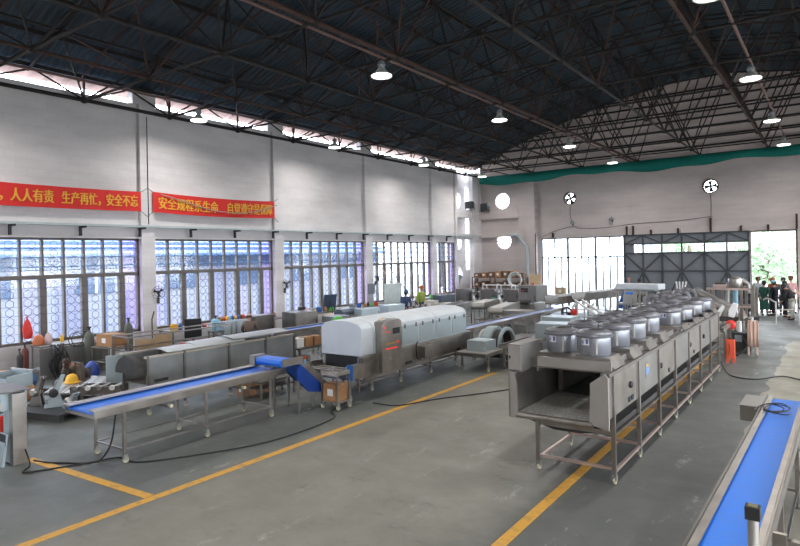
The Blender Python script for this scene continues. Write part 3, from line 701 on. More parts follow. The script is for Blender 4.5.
# chamber below the fans
c = MB().box(-1.22, -.10, .32, 4.6, 1.50, 1.645).box(-1.10, -.04, 5.0, LB-.1, 1.50, 1.60).build('plenum', STEELD, t)
MB().box(-1.10, -.02, .28, .32, 1.53, 1.67).box(-1.11, -1.09, .28, 1.4, 1.45, 1.50).build('plenum_front', STEELB, t)
MB().box(-.85, -.09, 4.95, 5.0, 1.50, 1.66).build('plenum_front', mat('pinkish_steel', (.62, .53, .49), .3, .8), t)
MB().prism([(-1.3, 1.45), (-1.3, .9), (-1.22, .9), (-1.22, 1.45)], 'y', 1.6, 4.4).prism([(-.2, 1.45), (-.2, .9), (-.28, .9), (-.28, 1.45)], 'y', 1.6, 4.4).build('inner_baffle', STEELD, t)
LABM = mat('white_label', (.7, .71, .74), .5); LABB = mat('label_print', (.10, .12, .32), .5)
def drum(parent, x, y, z, r=.245, h=.33, right=True, lab=True):
    d = MB().lathe([(0, 0), (r*.86, 0), (r*.93, .02), (r*.95, h-.06), (r*.9, h-.02), (r*.5, h-.02)], (x, y, z), 28).build('fan_drum', DRUM, parent, smooth=True)
    MB().lathe([(r*.93, h-.075), (r*1.07, h-.065), (r*1.09, h-.04), (r*1.02, h-.02), (r*1.02, h), (r*.86, h+.02), (r*.6, h+.035), (r*.55, h-.02), (0, h-.03)], (x, y, z), 28).build('rim', RIMM, d, smooth=True)
    MB().lathe([(0, h-.02), (.07, h-.01), (.07, h+.03), (0, h+.05)], (x, y, z), 14).build('motor_cap', BLACK, d, smooth=True)
    if lab:
        a0 = -PI/2+.1; R = r*.955
        for k, (da, w, zz, hh_, mm) in enumerate(((-.35, .5, .16, .10, LABM), (-.22, .16, .175, .07, LABB), (-.50, .14, .175, .05, DRUM))):
            vs = []
            for q in range(7):
                a = a0+da+w*q/6-w/2; rr_ = R+.002*(k+1); vs += [(x+rr_*math.cos(a), y+rr_*math.sin(a), z+zz), (x+rr_*math.cos(a), y+rr_*math.sin(a), z+zz+hh_)]
            MB().faces(vs, [(2*q, 2*q+2, 2*q+3, 2*q+1) for q in range(6)]).build('label' if k == 0 else 'label_print', mm, d)
        a = a0+.35; MB().faces([(x+R*math.cos(a+e)*1.004, y+R*math.sin(a+e)*1.004, z+zz) for e in (-.05, .05) for zz in (.03, h-.08)], [(0, 2, 3, 1)]).build('seam_strip', mat('pale_strip', (.45, .44, .38), .5), d)
    b = MB().prism([(x-.27, 1.60), (x-.27, z), (x+.27, z), (x+.30, 1.66), (x+.36 if right else x+.3, 1.56), (x-.25, 1.56)], 'y', y-.27, y+.27).build('air_duct', STEEL, parent)
    if right: MB().box(x-.02, x+.31, y-.285, y-.27, 1.60, z-.005).build('duct_front', PANELC, b)
for k in range(4):
    drum(t, -.36, .62+.985*k, 1.71); drum(t, -.96, .90+.985*k, 1.68, right=False)
for k in range(4):
    drum(t, -.36, 5.45+1.25*k, 1.64 if k == 0 else 1.60); drum(t, -.96, 5.75+1.25*k, 1.60, right=False)
MB().prism([(4.55, 1.5), (4.55, 1.58), (5.0, 1.58), (5.0, 1.5)], 'x', -1.1, -.1).build('bridge_plate', DARK, t)

# ---------------------------------------------------------------- conveyor in the right foreground
BELTG = mat('gridded_blue_belt', (.010, .19, .82), .42, 0, .06, 8, .35, bscale=90)
t = conveyor('blue belt conveyor in the bottom right corner, with coiled cable on it', (-.745, 3.3, 0), .46, 7.55, .92, [1.3, 3.4, 5.5, 7.3], BELTG, rz=-.0165, h=.14)
MB().box(-.265, -.25, -.02, 7.5, .84, .95).box(.25, .265, -.02, 7.5, .84, .95).build('side_guide', STEELD, t)
MB().box(.24, .50, 3.0, 3.06, .55, .60).box(.24, .55, 5.2, 5.26, .50, .55).box(.50, .55, 2.2, 6.5, .50, .55).box(.48, .53, 3.0, 3.05, 0, .55).box(.48, .53, 5.2, 5.25, 0, .55).build('outrigger', STEEL, t)
MB().box(.26, .36, 2.3, 2.34, .80, .93).build('bracket', STEEL, t)
MB().box(-.54, -.27, 6.75, 7.5, .68, .90).box(-.55, -.26, 6.74, 7.51, .90, .91).build('motor_box', PANELC, t, bevel=.01)
cable('power_cable', 'black cable loosely coiled on the right foreground blue belt', [(-.95, 9.6, .96), (-.90, 9.9, .96), (-.8, 10.15, .945), (-.62, 9.95, .95), (-.68, 9.65, .945), (-.85, 9.75, .95), (-.75, 10.1, .96), (-.55, 10.0, .955), (-.6, 9.7, .96), (-.8, 9.65, .965), (-.85, 10.0, .965), (-.65, 10.15, .97), (-.55, 9.8, .965), (-.75, 9.6, .96), (-.6, 9.55, .955), (-.54, 9.62, .95)], .008)
t = thing('upright_post', 'silver upright post with black cap beside the right foreground conveyor', 'post', (-.345, 3.35, 0))
MB().tube([(0, 0, .02), (0, 0, 1.90)], .024, 16).build('pole', STEELB, t, smooth=True)
MB().box(-.032, .032, -.032, .032, 1.89, 1.95).box(-.02, .02, -.02, .02, 1.95, 1.955, mat('olive_mark', (.2, .2, .1))).build('cap', BLACK, t)
MB().lathe([(0, 0), (.09, 0), (.09, .015), (.03, .03), (0, .03)], n=20).build('base', STEELD, t)
# ---------------------------------------------------------------- people
SKIN = mat('skin', (.48, .27, .19), .6)
def skinned(name, chain, edges, m, parent, root=0, sub=1):
    me = bpy.data.meshes.new(name); me.from_pydata([c[:3] for c in chain], edges, []); o = bpy.data.objects.new(name, me); COL.objects.link(o)
    o.modifiers.new('skin', 'SKIN').use_smooth_shade = True
    for i, c in enumerate(chain):
        r = c[3]; me.skin_vertices[0].data[i].radius = (r, r) if not isinstance(r, tuple) else r
        me.skin_vertices[0].data[i].use_root = (i == root)
    s = o.modifiers.new('sub', 'SUBSURF'); s.levels = sub; s.render_levels = sub
    dg = bpy.context.evaluated_depsgraph_get(); dg.update()
    e = bpy.data.meshes.new_from_object(o.evaluated_get(dg)); bpy.data.objects.remove(o)
    e.materials.clear(); e.materials.append(m); q = bpy.data.objects.new(name, e); COL.objects.link(q); q.parent = parent
    for f in e.polygons: f.use_smooth = True
    return q
def person(label, loc, rz, H=1.66, top=(.05, .05, .05), low=(.03, .03, .035), hair=(.02, .018, .018), pose='stand', armL=None, armR=None, dress=False, hat=None, bald=False, legw=1., lean=0., headdown=0., mask=False):
    t = thing('person', label, 'person', loc, rz); k = H/1.70
    V = lambda x, y, z, r: (x*k, y*k, z*k, r*k)
    L = lean
    pel = (0, 0, .92); 
    if pose == 'crouch': pel = (0, -.12, .30)
    if pose == 'sit': pel = (0, 0, .54)
    sx = math.sin(L); cx = math.cos(L)
    def T(x, y, z): # torso-frame point above the pelvis
        return (pel[0]+x, pel[1]+y*cx+z*sx, pel[2]+z*cx-y*sx)
    hd = T(0, .03, .70); n = T(0, .0, .55)
    hx, hy, hz = hd[0], hd[1]+.05*headdown, hd[2]-.06*headdown
    sh = [T(s*.175, 0, .47) for s in (-1, 1)]
    armL = armL or ((-.25, .02, .20), (-.24, .14, -.04)); armR = armR or ((.25, .02, .20), (.24, .14, -.04))
    arms = [[T(*armL[0]), T(*armL[1])], [T(*armR[0]), T(*armR[1])]]
    if pose == 'sit': legs = [[(s*.11, .06, .52), (s*.15, .42, .51), (s*.15, .40, .10), (s*.16, .53, .04)] for s in (-1, 1)]
    elif pose == 'crouch': legs = [[(-.12, -.08, .30), (-.19, .32, .48), (-.16, .10, .07), (-.17, .27, .04)], [(.12, -.08, .30), (.19, .30, .47), (.16, .06, .07), (.17, .23, .04)]]
    else: legs = [[(-.09, 0, .86), (-.11, .03, .49), (-.11, -.01, .10), (-.13, .13, .04)], [(.09, 0, .86), (.11, .05, .49), (.12, .03, .10), (.14, .17, .04)]]
    P = [V(*pel, .11), V(*T(0, 0, .22), .10), V(*T(0, .0, .40), .11), V(*T(0, .0, .50), .07), V(*n, .05), V(hx, hy-.01, hz-.06, .07), V(hx, hy, hz+.03, .092), V(hx, hy-.01, hz+.10, .065)]
    E = [(i, i+1) for i in range(7)]
    for s in (0, 1):
        b = len(P); P += [V(*sh[s], .06), V(*arms[s][0], .043), V(*arms[s][1], .028)]; E += [(2, b), (b, b+1), (b+1, b+2)]
        a, w = Vector(arms[s][0]), Vector(arms[s][1]); d = (w-a).normalized(); h = w+d*.07; P.append(V(*h, .034)); E.append((b+2, b+3))
    for s in (0, 1):
        b = len(P); P += [V(*legs[s][0], .095), V(*legs[s][1], .062), V(*legs[s][2], .042), V(*legs[s][3], .036)]; E += [(0, b), (b, b+1), (b+1, b+2), (b+2, b+3)]
    body = skinned('body', P, E, SKIN, t)
    bm = bmesh.new(); bm.from_mesh(body.data); tmp = MB(); tmp.bm.free(); tmp.bm = bm
    for s in (0, 1):                                                    # fingers, thumb
        a, w = Vector(arms[s][0]), Vector(arms[s][1]); d = (w-a).normalized(); side = d.cross(Vector((0, 0, 1))); side = side.normalized() if side.length > .1 else Vector((1, 0, 0)); nn = side.cross(d)
        base = w+d*.075
        for q, ln in enumerate((.065, .078, .072, .055)):
            p = base+side*(q-1.5)*.017; p2 = p+d*ln*.5; p3 = p2+(d*.7-nn*.7)*ln*.5; tmp.tube([p*k, p2*k, p3*k], [.009*k, .008*k, .006*k], 5)
        p = w+d*.03+side*(.03 if s else -.03); tmp.tube([p*k, (p+d*.03+side*(.02 if s else -.02))*k, (p+d*.06+side*(.015 if s else -.015))*k], [.011*k, .010*k, .008*k], 5)
    F = Vector((hx, hy, hz+.01))
    tmp.tube([(F+Vector((0, .078, .035)))*k, (F+Vector((0, .112, -.005)))*k, (F+Vector((0, .09, -.015)))*k], [.008*k, .016*k, .01*k], 6)
    for s in (-1, 1): tmp.tube([(F+Vector((s*.082, 0, .03)))*k, (F+Vector((s*.098, -.01, .01)))*k, (F+Vector((s*.084, 0, -.025)))*k], [.012*k, .016*k, .01*k], 6)
    bm.to_mesh(body.data); bm.free(); body.data.materials.clear(); body.data.materials.append(SKIN)
    mb = MB()
    for s in (-1, 1): mb.lathe([(0, -.012), (.011, -.006), (.013, 0), (.011, .006), (0, .012)], (F+Vector((s*.034, .086, .028)))*k, 8, 'y')
    mb.build('eye', BLACK, body, smooth=True)
    MB().cbox((F+Vector((0, .09, -.04)))*k, (.042*k, .012*k, .01*k)).build('mouth', mat('lip', (.35, .10, .09)), body)
    cm = lambda c, nm: mat('%s_%02d_%02d_%02d' % (nm, c[0]*99, c[1]*99, c[2]*99), tuple(c), .85, 0, .12, 9)
    # top
    C = [V(pel[0], pel[1], pel[2]-.04, .175), V(*T(0, 0, .22), .16), V(*T(0, .0, .40), .172), V(*T(0, 0, .50), .10)]; E2 = [(0, 1), (1, 2), (2, 3)]
    for s in (0, 1):
        a, w = Vector(arms[s][0]), Vector(arms[s][1]); b = len(C)
        C += [V(*sh[s], .084), V(*a, .056), V(*(a.lerp(w, .93)), .042)]; E2 += [(2, b), (b, b+1), (b+1, b+2)]
    skinned('shirt', C, E2, cm(top, 'top'), t)
    if dress:
        MB().lathe([(.155*k, 1.0*k), (.17*k, .9*k), (.20*k, .6*k), (.23*k, .32*k), (.21*k, .32*k), (.15*k, .9*k)], (0, 0, 0), 18, sc=(1, .85)).build('skirt', cm(top, 'top'), t, smooth=True)
    if True:
        C = [V(pel[0], pel[1], pel[2], .138)]; E2 = []
        for s in (0, 1):
            b = len(C); l = legs[s]; C += [V(*l[0], .108*legw), V(*l[1], .078*legw), V(*l[2], .062*legw)]; E2 += [(0, b), (b, b+1), (b+1, b+2)]
        skinned('trousers', C, E2, cm(low, 'low'), t)
    for s in (0, 1):
        a, b = Vector(legs[s][2]), Vector(legs[s][3])
        MB().tube([(a.x*k, (a.y-.05)*k, .045*k), (a.x*k, (a.y+.05)*k, .048*k), (b.x*k, (b.y+.01)*k, .036*k), (b.x*k, (b.y+.06)*k, .026*k)], [.036*k, .045*k, .042*k, .02*k], 10, BLACK).build('shoe', BLACK, t, smooth=True)
    if not bald:
        MB().lathe([(.055*k, -.10*k), (.098*k, -.03*k), (.106*k, .04*k), (.088*k, .10*k), (.045*k, .135*k), (0, .142*k)], ((hx)*k, (hy-.018)*k, (hz+.02)*k), 18).build('hair', cm(hair, 'hair'), t, smooth=True)
    else:
        MB().lathe([(.07*k, -.07*k), (.094*k, -.03*k), (.097*k, 0), (.08*k, .01*k)], ((hx)*k, (hy-.03)*k, (hz+.03)*k), 18).build('hair', cm(hair, 'hair'), t, smooth=True)
    if hat: MB().lathe([(.112*k, .03*k), (.115*k, .05*k), (.10*k, .115*k), (.05*k, .155*k), (0, .16*k)], (hx*k, (hy-.005)*k, (hz+.02)*k), 18).box((hx-.07)*k, (hx+.07)*k, (hy+.09)*k, (hy+.17)*k, (hz+.05)*k, (hz+.06)*k).build('cap', cm(hat, 'hat'), t, smooth=True)
    if mask: MB().lathe([(.062*k, -.07*k), (.088*k, -.04*k), (.086*k, -.005*k)], (hx*k, (hy+.018)*k, (hz+.0)*k), 14).build('face_mask', WHT, t, smooth=True)
    return t
R = math.radians
person('man in a light grey shirt at the left edge of the open doorway', (-3.13, 34.6, 0), R(-160), 1.74, (.34, .38, .40), (.10, .11, .13), (.10, .05, .03))
person('woman in a long dark green dress standing in the doorway', (-2.76, 33.2, 0), R(-20), 1.60, (.012, .07, .05), (.25, .20, .17), dress=True, armL=((-.26, .1, .24), (-.10, .25, .12)))
person('person in a long black coat and pale blue cap in the doorway', (-2.36, 33.45, 0), R(60), 1.60, (.014, .015, .025), (.01, .01, .015), hat=(.25, .42, .55), dress=True)
person('person with orange-brown hair and rust jacket behind the black coat', (-2.52, 34.9, 0), R(150), 1.70, (.22, .07, .04), (.05, .05, .06), (.36, .13, .05))
person('person in a grey jacket and white face mask in the doorway', (-2.05, 34.2, 0), R(-170), 1.72, (.12, .125, .14), (.04, .04, .05), mask=True)
person('person in black jacket and black trousers with arms reaching right', (-1.92, 32.7, 0), R(-75), 1.62, (.02, .02, .022), (.012, .012, .014), armL=((-.24, .18, .3), (-.1, .42, .28)), armR=((.24, .18, .28), (.12, .44, .25)))
person('man in black top and off-white trousers leaning over dark gear', (-1.55, 31.7, 0), R(80), 1.66, (.018, .018, .02), (.48, .46, .40), lean=.45, headdown=.8, armL=((-.24, .20, .22), (-.10, .45, .12)), armR=((.24, .20, .22), (.10, .45, .12)), legw=1.12)
person('person in a pink shirt behind the others at the right of the doorway', (-1.78, 35.0, 0), R(-150), 1.76, (.62, .34, .34), (.2, .2, .22), (.12, .04, .03))
person('person in black with red shirt front behind the steel gantry', (-3.3, 30.8, 0), R(-150), 1.68, (.02, .015, .016), (.02, .02, .02))
person('man in black shirt standing before the grey gate, head above the machines', (-9.25, 34.3, 0), R(170), 1.72, (.02, .02, .022), (.03, .03, .03), (.25, .12, .08), bald=True)
person('dark-haired person half hidden before the grey gate', (-8.7, 34.2, 0), R(150), 1.60, (.03, .03, .04), (.03, .03, .03))
person('bald man in a brown shirt seated with his back to the camera', (-16.3, 13.6, 0), R(35), 1.70, (.17, .125, .105), (.06, .055, .05), (.10, .07, .06), bald=True, armL=((-.28, .06, .22), (-.18, .26, .10)), armR=((.30, .06, .22), (.26, .26, .12)), pose='sit')
t = thing('stool', 'low dark stool under the seated bald man', 'stool', (-16.3, 13.6, 0), R(35)); MB().lathe([(0, .34), (.15, .34), (.16, .37), (0, .38)], n=18).build('seat', BROWN, t)
for x in (-.11, .11):
    for y in (-.11, .11): MB().box(x-.015, x+.015, y-.015, y+.015, 0, .365).build('leg', DARK, t)
person('worker in brown jacket crouching over the steel bars', (-16.05, 7.75, 0), R(-150), 1.72, (.12, .10, .085), (.075, .07, .065), (.05, .03, .025), pose='crouch', lean=.95, headdown=1, armL=((-.28, .26, .30), (-.16, .40, .16)), armR=((.28, .26, .30), (.16, .40, .16)))
person('worker in dark blue with a blue cap behind the white dryer', (-15.7, 21.9, 0), R(-120), 1.66, (.04, .07, .15), (.04, .05, .09), hat=(.05, .13, .30), lean=.3, armL=((-.24, .20, .22), (-.10, .40, .12)), armR=((.24, .20, .22), (.10, .40, .12)))
person('worker in yellow-green vest by the far left windows', (-16.4, 24.2, 0), R(-100), 1.70, (.33, .40, .08), (.08, .09, .13), (.45, .12, .04), lean=.15)

# ---------------------------------------------------------------- small builders
def cyl_bottle(label, loc, h, r, m, cap=DARK, name='gas_cylinder', cat='gas cylinder', group=None):
    t = thing(name, label, cat, loc, group=group)
    MB().lathe([(0, 0), (r, .01), (r, h*.84), (r*.8, h*.92), (r*.35, h*.96), (r*.3, h)], n=20).build('tank', m, t, smooth=True)
    MB().lathe([(r*.25, h), (r*.25, h+.05), (r*.45, h+.06), (r*.45, h+.10), (0, h+.11)], n=12).build('valve', cap, t); return t
def bag(label, loc, h, r, m, knot=True, seed=1, name='plastic_bag'):
    rr = random.Random(seed); n = 14; prof = [(.0, 0), (.75, .02), (1, .2), (.95, .45), (.6, .72), (.2, .88), (.12, .93), (.3, 1.0)] if knot else [(.0, 0), (.9, .03), (1, .35), (.8, .75), (.35, .95), (0, 1)]
    mb = MB(); vs = []
    for p, q in prof:
        for k in range(n): a = 2*PI*k/n; f = r*p*(1+rr.uniform(-.12, .12)); vs.append((f*math.cos(a), f*math.sin(a), h*q))
    L = len(prof); mb.faces(vs, [(i*n+k, i*n+(k+1) % n, (i+1)*n+(k+1) % n, (i+1)*n+k) for i in range(L-1) for k in range(n)])
    o = mb.build(name, m, None, loc, smooth=True); return tag(o, label, 'bag')
def fan(label, loc, rz, group='fans on the window pilasters'):
    t = thing('wall_fan', label, 'fan', loc, rz, group)
    mb = MB()
    for r in (.21, .14, .07): mb.tube([(r*math.cos(a*PI/12), .22, .1+r*math.sin(a*PI/12)) for a in range(25)], .006, 4, cap=False)
    for a in range(12): mb.tube([(.04*math.cos(a*PI/6), .24, .1+.04*math.sin(a*PI/6)), (.21*math.cos(a*PI/6), .20, .1+.21*math.sin(a*PI/6))], .005, 4)
    mb.build('cage', DARK, t); mb = MB()
    for q in range(3):
        a = q*2*PI/3+.4; p = [Vector((rr*math.cos(a+w), .18+w*.06, .1+rr*math.sin(a+w))) for rr, w in ((.03, -.3), (.17, -.35), (.18, .35), (.03, .4))]
        mb.faces(p+[v+Vector((0, .006, 0)) for v in p], [(0, 1, 2, 3), (7, 6, 5, 4), (0, 1, 5, 4), (1, 2, 6, 5), (2, 3, 7, 6), (3, 0, 4, 7)])
    mb.build('blade', BLACK, t)
    MB().lathe([(0, .02), (.05, .03), (.055, .14), (.03, .18), (0, .18)], (0, 0, .1), 14, 'y').build('motor', BLACK, t, smooth=True)
    MB().tube([(0, -.24, -.2), (0, -.1, -.18), (0, 0, -.05), (0, .05, .06)], .02, 8).box(-.05, .05, -.26, -.22, -.3, -.1).build('arm', DARK, t); return t
def bench(label, loc, size, rz=0, m=None, tm=None, shelf=True, name='workbench', cat='workbench', group=None):
    t = thing(name, label, cat, loc, rz, group); sx, sy, sz = size
    MB().box(-sx/2, sx/2, -sy/2, sy/2, sz-.04, sz).build('top', tm or m or STEELD, t)
    if shelf: MB().box(-sx/2+.05, sx/2-.05, -sy/2+.05, sy/2-.05, .22, .25).build('shelf', m or STEELD, t)
    for i in (-1, 1):
        for j in (-1, 1): leg(t, i*(sx/2-.04), j*(sy/2-.04), sz-.04, .045, 'pad', m)
    return t
def frame_rack(label, loc, size, nx=3, m=None, rz=0, name='pipe_frame', cat='frame', mid=(.5,)):
    t = thing(name, label, cat, loc, rz); sx, sy, sz = size; m = m or STEEL
    for i in range(nx):
        for y in (-sy/2, sy/2): leg(t, -sx/2+sx*i/(nx-1), y, sz, .04, 'pad', m)
    for z in (sz, *[sz*q for q in mid]):
        for y in (-sy/2, sy/2): MB().box(-sx/2, sx/2, y-.018, y+.018, z-.036, z).build('rail', m, t)
        for i in range(nx): x = -sx/2+sx*i/(nx-1); MB().box(x-.018, x+.018, -sy/2, sy/2, z-.036, z).build('cross_bar', m, t)
    return t
def simple(name, label, cat, mb, m, loc, rz=0, group=None, **k): return tag(mb.build(name, m, None, loc, rz, **k), label, cat, group)

# ---------------------------------------------------------------- left foreground
t = thing('control_stand', 'grey control stand with overhanging head at the left edge', 'control stand', (-10.72, 4.15, 0))
MB().box(-.22, .0, -.09, .12, .02, 1.0).box(.0, .13, -.09, .12, .0, 1.14, STEEL).build('column', FILM, t, bevel=.005)
MB().box(-.80, .0, -.20, .18, .86, 1.16).box(-.82, .13, -.22, .20, 1.16, 1.18, STEELD).build('head', FILM, t, bevel=.005)
MB().box(-.66, -.12, -.21, -.198, .93, 1.08).build('window', mat('brown_window', (.06, .028, .018), .3), t)
MB().box(-.06, .03, -.23, -.20, .90, 1.0).build('switch', mat('ivory', (.5, .47, .38)), t)
simple('metal_plate', 'small grey plate with dark stains leaning on the control stand', 'plate', MB().prism([(-.19, 0), (-.16, .0), (-.10, .50), (-.13, .50)], 'x', -.22, .02, FILM).box(-.22, .02, -.145, -.135, .32, .50, BLACK), STEEL, (-10.68, 4.12, .0))
cable('power_cable', 'black cables running from the control stand to the long blue belt conveyor', [(-10.5, 4.2, .25), (-10.35, 4.2, .03), (-10.1, 4.0, .015), (-9.9, 4.3, .015), (-9.7, 4.7, .015), (-9.6, 4.9, .015), (-9.4, 5.0, .3), (-9.4, 5.1, .8)], .014)
cable('power_cable', 'thin black cable looping on the floor at the left conveyor feet', [(-10.45, 4.3, .05), (-10.2, 4.45, .014), (-9.95, 4.6, .014), (-9.7, 4.75, .014), (-9.5, 5.2, .014), (-8.95, 5.3, .014), (-8.2, 6.6, .014), (-8.0, 7.6, .014), (-8.1, 8.8, .014), (-8.5, 9.2, .014), (-8.6, 9.8, .05)], .013)
cable('power_cable', 'black cable on the floor between the white dryer and the blower line', [(-8.2, 10.2, .014), (-7.6, 10.3, .014), (-7.2, 11.2, .014), (-6.6, 12.2, .014), (-6.0, 13.3, .014), (-5.2, 14.2, .014), (-4.2, 15.5, .014)], .013)
cable('power_cable', 'black cable winding over the floor to the right of the orange tank', [(-2.7, 18.6, .3), (-2.4, 17.8, .014), (-2.1, 17.0, .014), (-1.6, 16.9, .014), (-1.1, 17.6, .014), (-.6, 17.3, .014), (-.1, 17.9, .014), (.6, 17.6, .014)], .014)
bench('low dark bench at the far left behind the control stand', (-14.45, 5.0, 0), (1.9, .65, .72), R(10), DARK)
t = thing('sheet_metal_bin', 'open grey sheet metal bin on the low dark bench', 'bin', (-13.65, 5.2, .72), R(8))
MB().box(-.36, .36, -.25, .25, 0, .02).box(-.36, -.34, -.25, .25, 0, .26).box(.34, .36, -.25, .25, 0, .26).box(-.36, .36, .23, .25, 0, .30).box(-.36, .36, -.25, -.23, 0, .2).build('bin_body', FILM, t)
MB().box(-.38, .38, .22, .27, .29, .31).build('rim', STEELB, t)
carton('brown carton standing on the low dark bench beside the grey bin', (-14.45, 5.2, .72), (.45, .35, .22), .3)
simple('rag', 'white rag lying on the low dark bench', 'rag', MB().lathe([(0, 0), (.26, .01), (.2, .06), (.08, .10), (0, .11)], n=9, sc=(1, .6)), WHT, (-15.0, 5.0, .72), smooth=True)
simple('rag', 'blue cloth heaped on the far end of the low dark bench', 'rag', MB().lathe([(0, 0), (.2, .01), (.17, .08), (.06, .14), (0, .15)], n=9, sc=(1, .7)), mat('blue_cloth', (.05, .12, .3)), (-14.75, 5.2, .72), smooth=True)
# pallet with machine parts
t = thing('pallet', 'black steel pallet on the floor behind the control stand', 'pallet', (-13.45, 5.95, 0), R(15))
MB().box(-.7, .7, -.45, -.35, 0, .12).box(-.7, .7, .35, .45, 0, .12).box(-.7, .7, -.05, .05, 0, .12).build('runner', DARK, t); MB().box(-.75, .75, -.5, .5, .12, .16).build('deck', BLACK, t)
for i, (x, y, a, h) in enumerate(((-13.95, 5.82, .4, .62), (-13.45, 5.95, 1.1, .66), (-13.0, 6.08, .2, .34))):
    t = thing('machine_part', ('bent bracket assembly leaning at the left of the black pallet', 'tall upright bracket assembly at the middle of the black pallet', 'low flange assembly at the right of the black pallet')[i], 'machine part', (x, y, .16), a)
    MB().prism([(-.18, 0), (.18, 0), (.10, h*.5), (.22, h), (.14, h), (-.02, h*.5), (-.12, .06), (-.18, .06)], 'y', -.06, -.03).prism([(-.18, 0), (.18, 0), (.10, h*.5), (.22, h), (.14, h), (-.02, h*.5), (-.12, .06), (-.18, .06)], 'y', .03, .06).build('bracket', FILM if i else STEEL, t)
    MB().lathe([(0, -.12), (.06, -.12), (.09, -.08), (.09, .08), (.06, .12), (0, .12)], (0, 0, h*.45), 16, 'y').build('flange', STEELB if i != 1 else DARK, t, smooth=True)
    MB().tube([(-.1, 0, .1), (.05, .02, h*.8), (.2, 0, h*.95)], .018, 8).build('rod', STEELB, t)
simple('fire_bucket', 'red bucket on the floor at the very left edge', 'bucket', MB().lathe([(0, 0), (.14, 0), (.19, .34), (.175, .34), (.13, .02), (0, .02)], n=20), RED, (-12.6, 4.75, 0), smooth=True)
# steel bars
o0 = None
for i in range(15):
    f = i/14; a = Vector((-15.0+1.35*f, 6.45+.62*f, .16)); b = Vector((-16.7+1.3*f, 7.9+.45*f, .16)); b.z = .16
    o = MB().bar((0, 0, 0), b-a, .075, .05).build('steel_bar', STEELB if i % 3 else STEEL, None, a)
    tag(o, 'bare steel bar lying in the fanned pile by the crouching worker', 'steel bar', 'steel bars in the fanned pile')
t = thing('bar_skid', 'low dark wooden skid under the fanned pile of steel bars', 'skid', (-15.4, 7.45, 0), R(30))
for y in (-.4, .4): MB().box(-1.0, 1.0, y-.05, y+.05, 0, .135).build('runner', DARK, t)
simple('safety_helmet', 'yellow-orange safety helmet on the bars by the crouching worker', 'helmet', MB().lathe([(.21, 0), (.22, .012), (.17, .03), (.165, .1), (.12, .18), (.05, .215), (0, .22)], n=22, sc=(1, .85)), YEL, (-15.62, 7.35, .19), smooth=True)
cyl_bottle('tall grey-green gas cylinder standing by the cable shelf', (-17.45, 8.72, 0), 1.25, .13, CYLG)
cyl_bottle('grey gas cylinder behind the pipe frame near the first pilaster', (-17.6, 10.0, 0), 1.38, .12, CYLG)
cyl_bottle('small dark gas cylinder on the sill side left of the crouching worker', (-17.9, 7.2, 0), .95, .09, mat('dark_red_brown', (.12, .03, .025)))
cyl_bottle('short brown cylinder beside the small dark gas cylinder', (-17.6, 6.95, 0), .85, .08, DARK)
bench('white-sided shelf bench full of hanging cables below the first window', (-18.1, 8.3, 0), (.7, 1.5, .9), 0, GREYP, STEELD)
simple('corrugated_panel', 'ribbed pale panel leaning on the cable shelf bench', 'panel', (lambda mb: [mb.box(-.02+.015*(k % 2), .015*(k % 2), -.9+.1*k, -.8+.1*k, 0, .86) for k in range(19)] and mb)(MB()), mat('pale_ribbed', (.17, .17, .165)), (-17.62, 8.35, 0))
t = thing('cable_bundle', 'tangle of black cables hanging from the cable shelf bench', 'cable', (-17.6, 7.9, .0)); rr = random.Random(5); mb = MB()
for k in range(16):
    a = rr.uniform(-.25, .25); b = rr.uniform(-.3, .3); mb.tube(smoothpath([(.05, a, .95), (.12+rr.uniform(0, .2), (a+b)/2, .75), (.1+rr.uniform(0, .15), b, rr.uniform(.25, .5)), (.02+rr.uniform(0, .2), b*.5, rr.uniform(.02, .2))], 4), .014, 5)
mb.build('hanging_wires', BLACK, t)
MB().tube([(0.03, .5+.2*math.cos(a*PI/10), 1.02+.2*math.sin(a*PI/10)) for a in range(21)], .012, 5).tube([(0.0, .62+.22*math.cos(a*PI/10), 1.02+.22*math.sin(a*PI/10)) for a in range(21)], .012, 5).build('wire_coil', DARK, t)
bag('red plastic bag hanging on the first window bar', (-18.75, 7.62, 1.05), .64, .13, RED, seed=3)
bag('orange-brown bag on the sill under the hanging red bag', (-18.3, 7.72, .90), .30, .15, mat('orange_bag', (.50, .14, .05), .5), False, 4)
bag('white and red plastic bag next to the hanging red bag', (-18.25, 7.95, .90), .36, .11, mat('white_bag', (.62, .45, .47), .5), seed=5)
simple('bottle', 'small yellow-capped bottle on the sill above the cable tangle', 'bottle', MB().lathe([(0, 0), (.05, 0), (.05, .14), (.02, .18), (.02, .22), (0, .22)], n=12), YEL, (-18.4, 8.4, .9), smooth=True)
for i, (x, y, z, m, l) in enumerate(((-16.2, 6.35, 0, mat('gloss_red', (.5, .03, .04)), 'pink-red sack on the floor left of the steel bars'), (-15.6, 6.2, 0, CARD, 'brown paper sack beside the pink-red sack'), (-17.2, 6.9, 0, mat('blue_tarp', (.06, .14, .32)), 'blue sack on the floor under the first window'))): bag(l, (x, y, z), .42, .30, m, False, 10+i)
carton('brown cardboard box behind the gas cylinder, on the pipe frame', (-16.75, 9.0, .82), (.62, .5, .34), .2)
frame_rack('long stainless pipe frame lying in front of the first pilaster', (-15.75, 10.4, 0), (.8, 3.4, 1.18), 2, STEEL, 0, mid=(.35, .68))
frame_rack('narrow stainless pipe frame under the cardboard box', (-16.75, 9.0, 0), (.8, .7, .82), 2, STEEL, .1)
simple('plywood_sheet', 'beige plywood sheet leaning against the long pipe frame', 'plywood sheet', MB().box(-.3, .3, -.012, .012, 0, .95), PLY, (-16.25, 9.75, 0), R(60))
simple('plywood_sheet', 'second beige board standing right of the leaning plywood sheet', 'plywood sheet', MB().box(-.25, .25, -.012, .012, 0, 1.0), PLY, (-16.4, 10.4, 0), R(70))
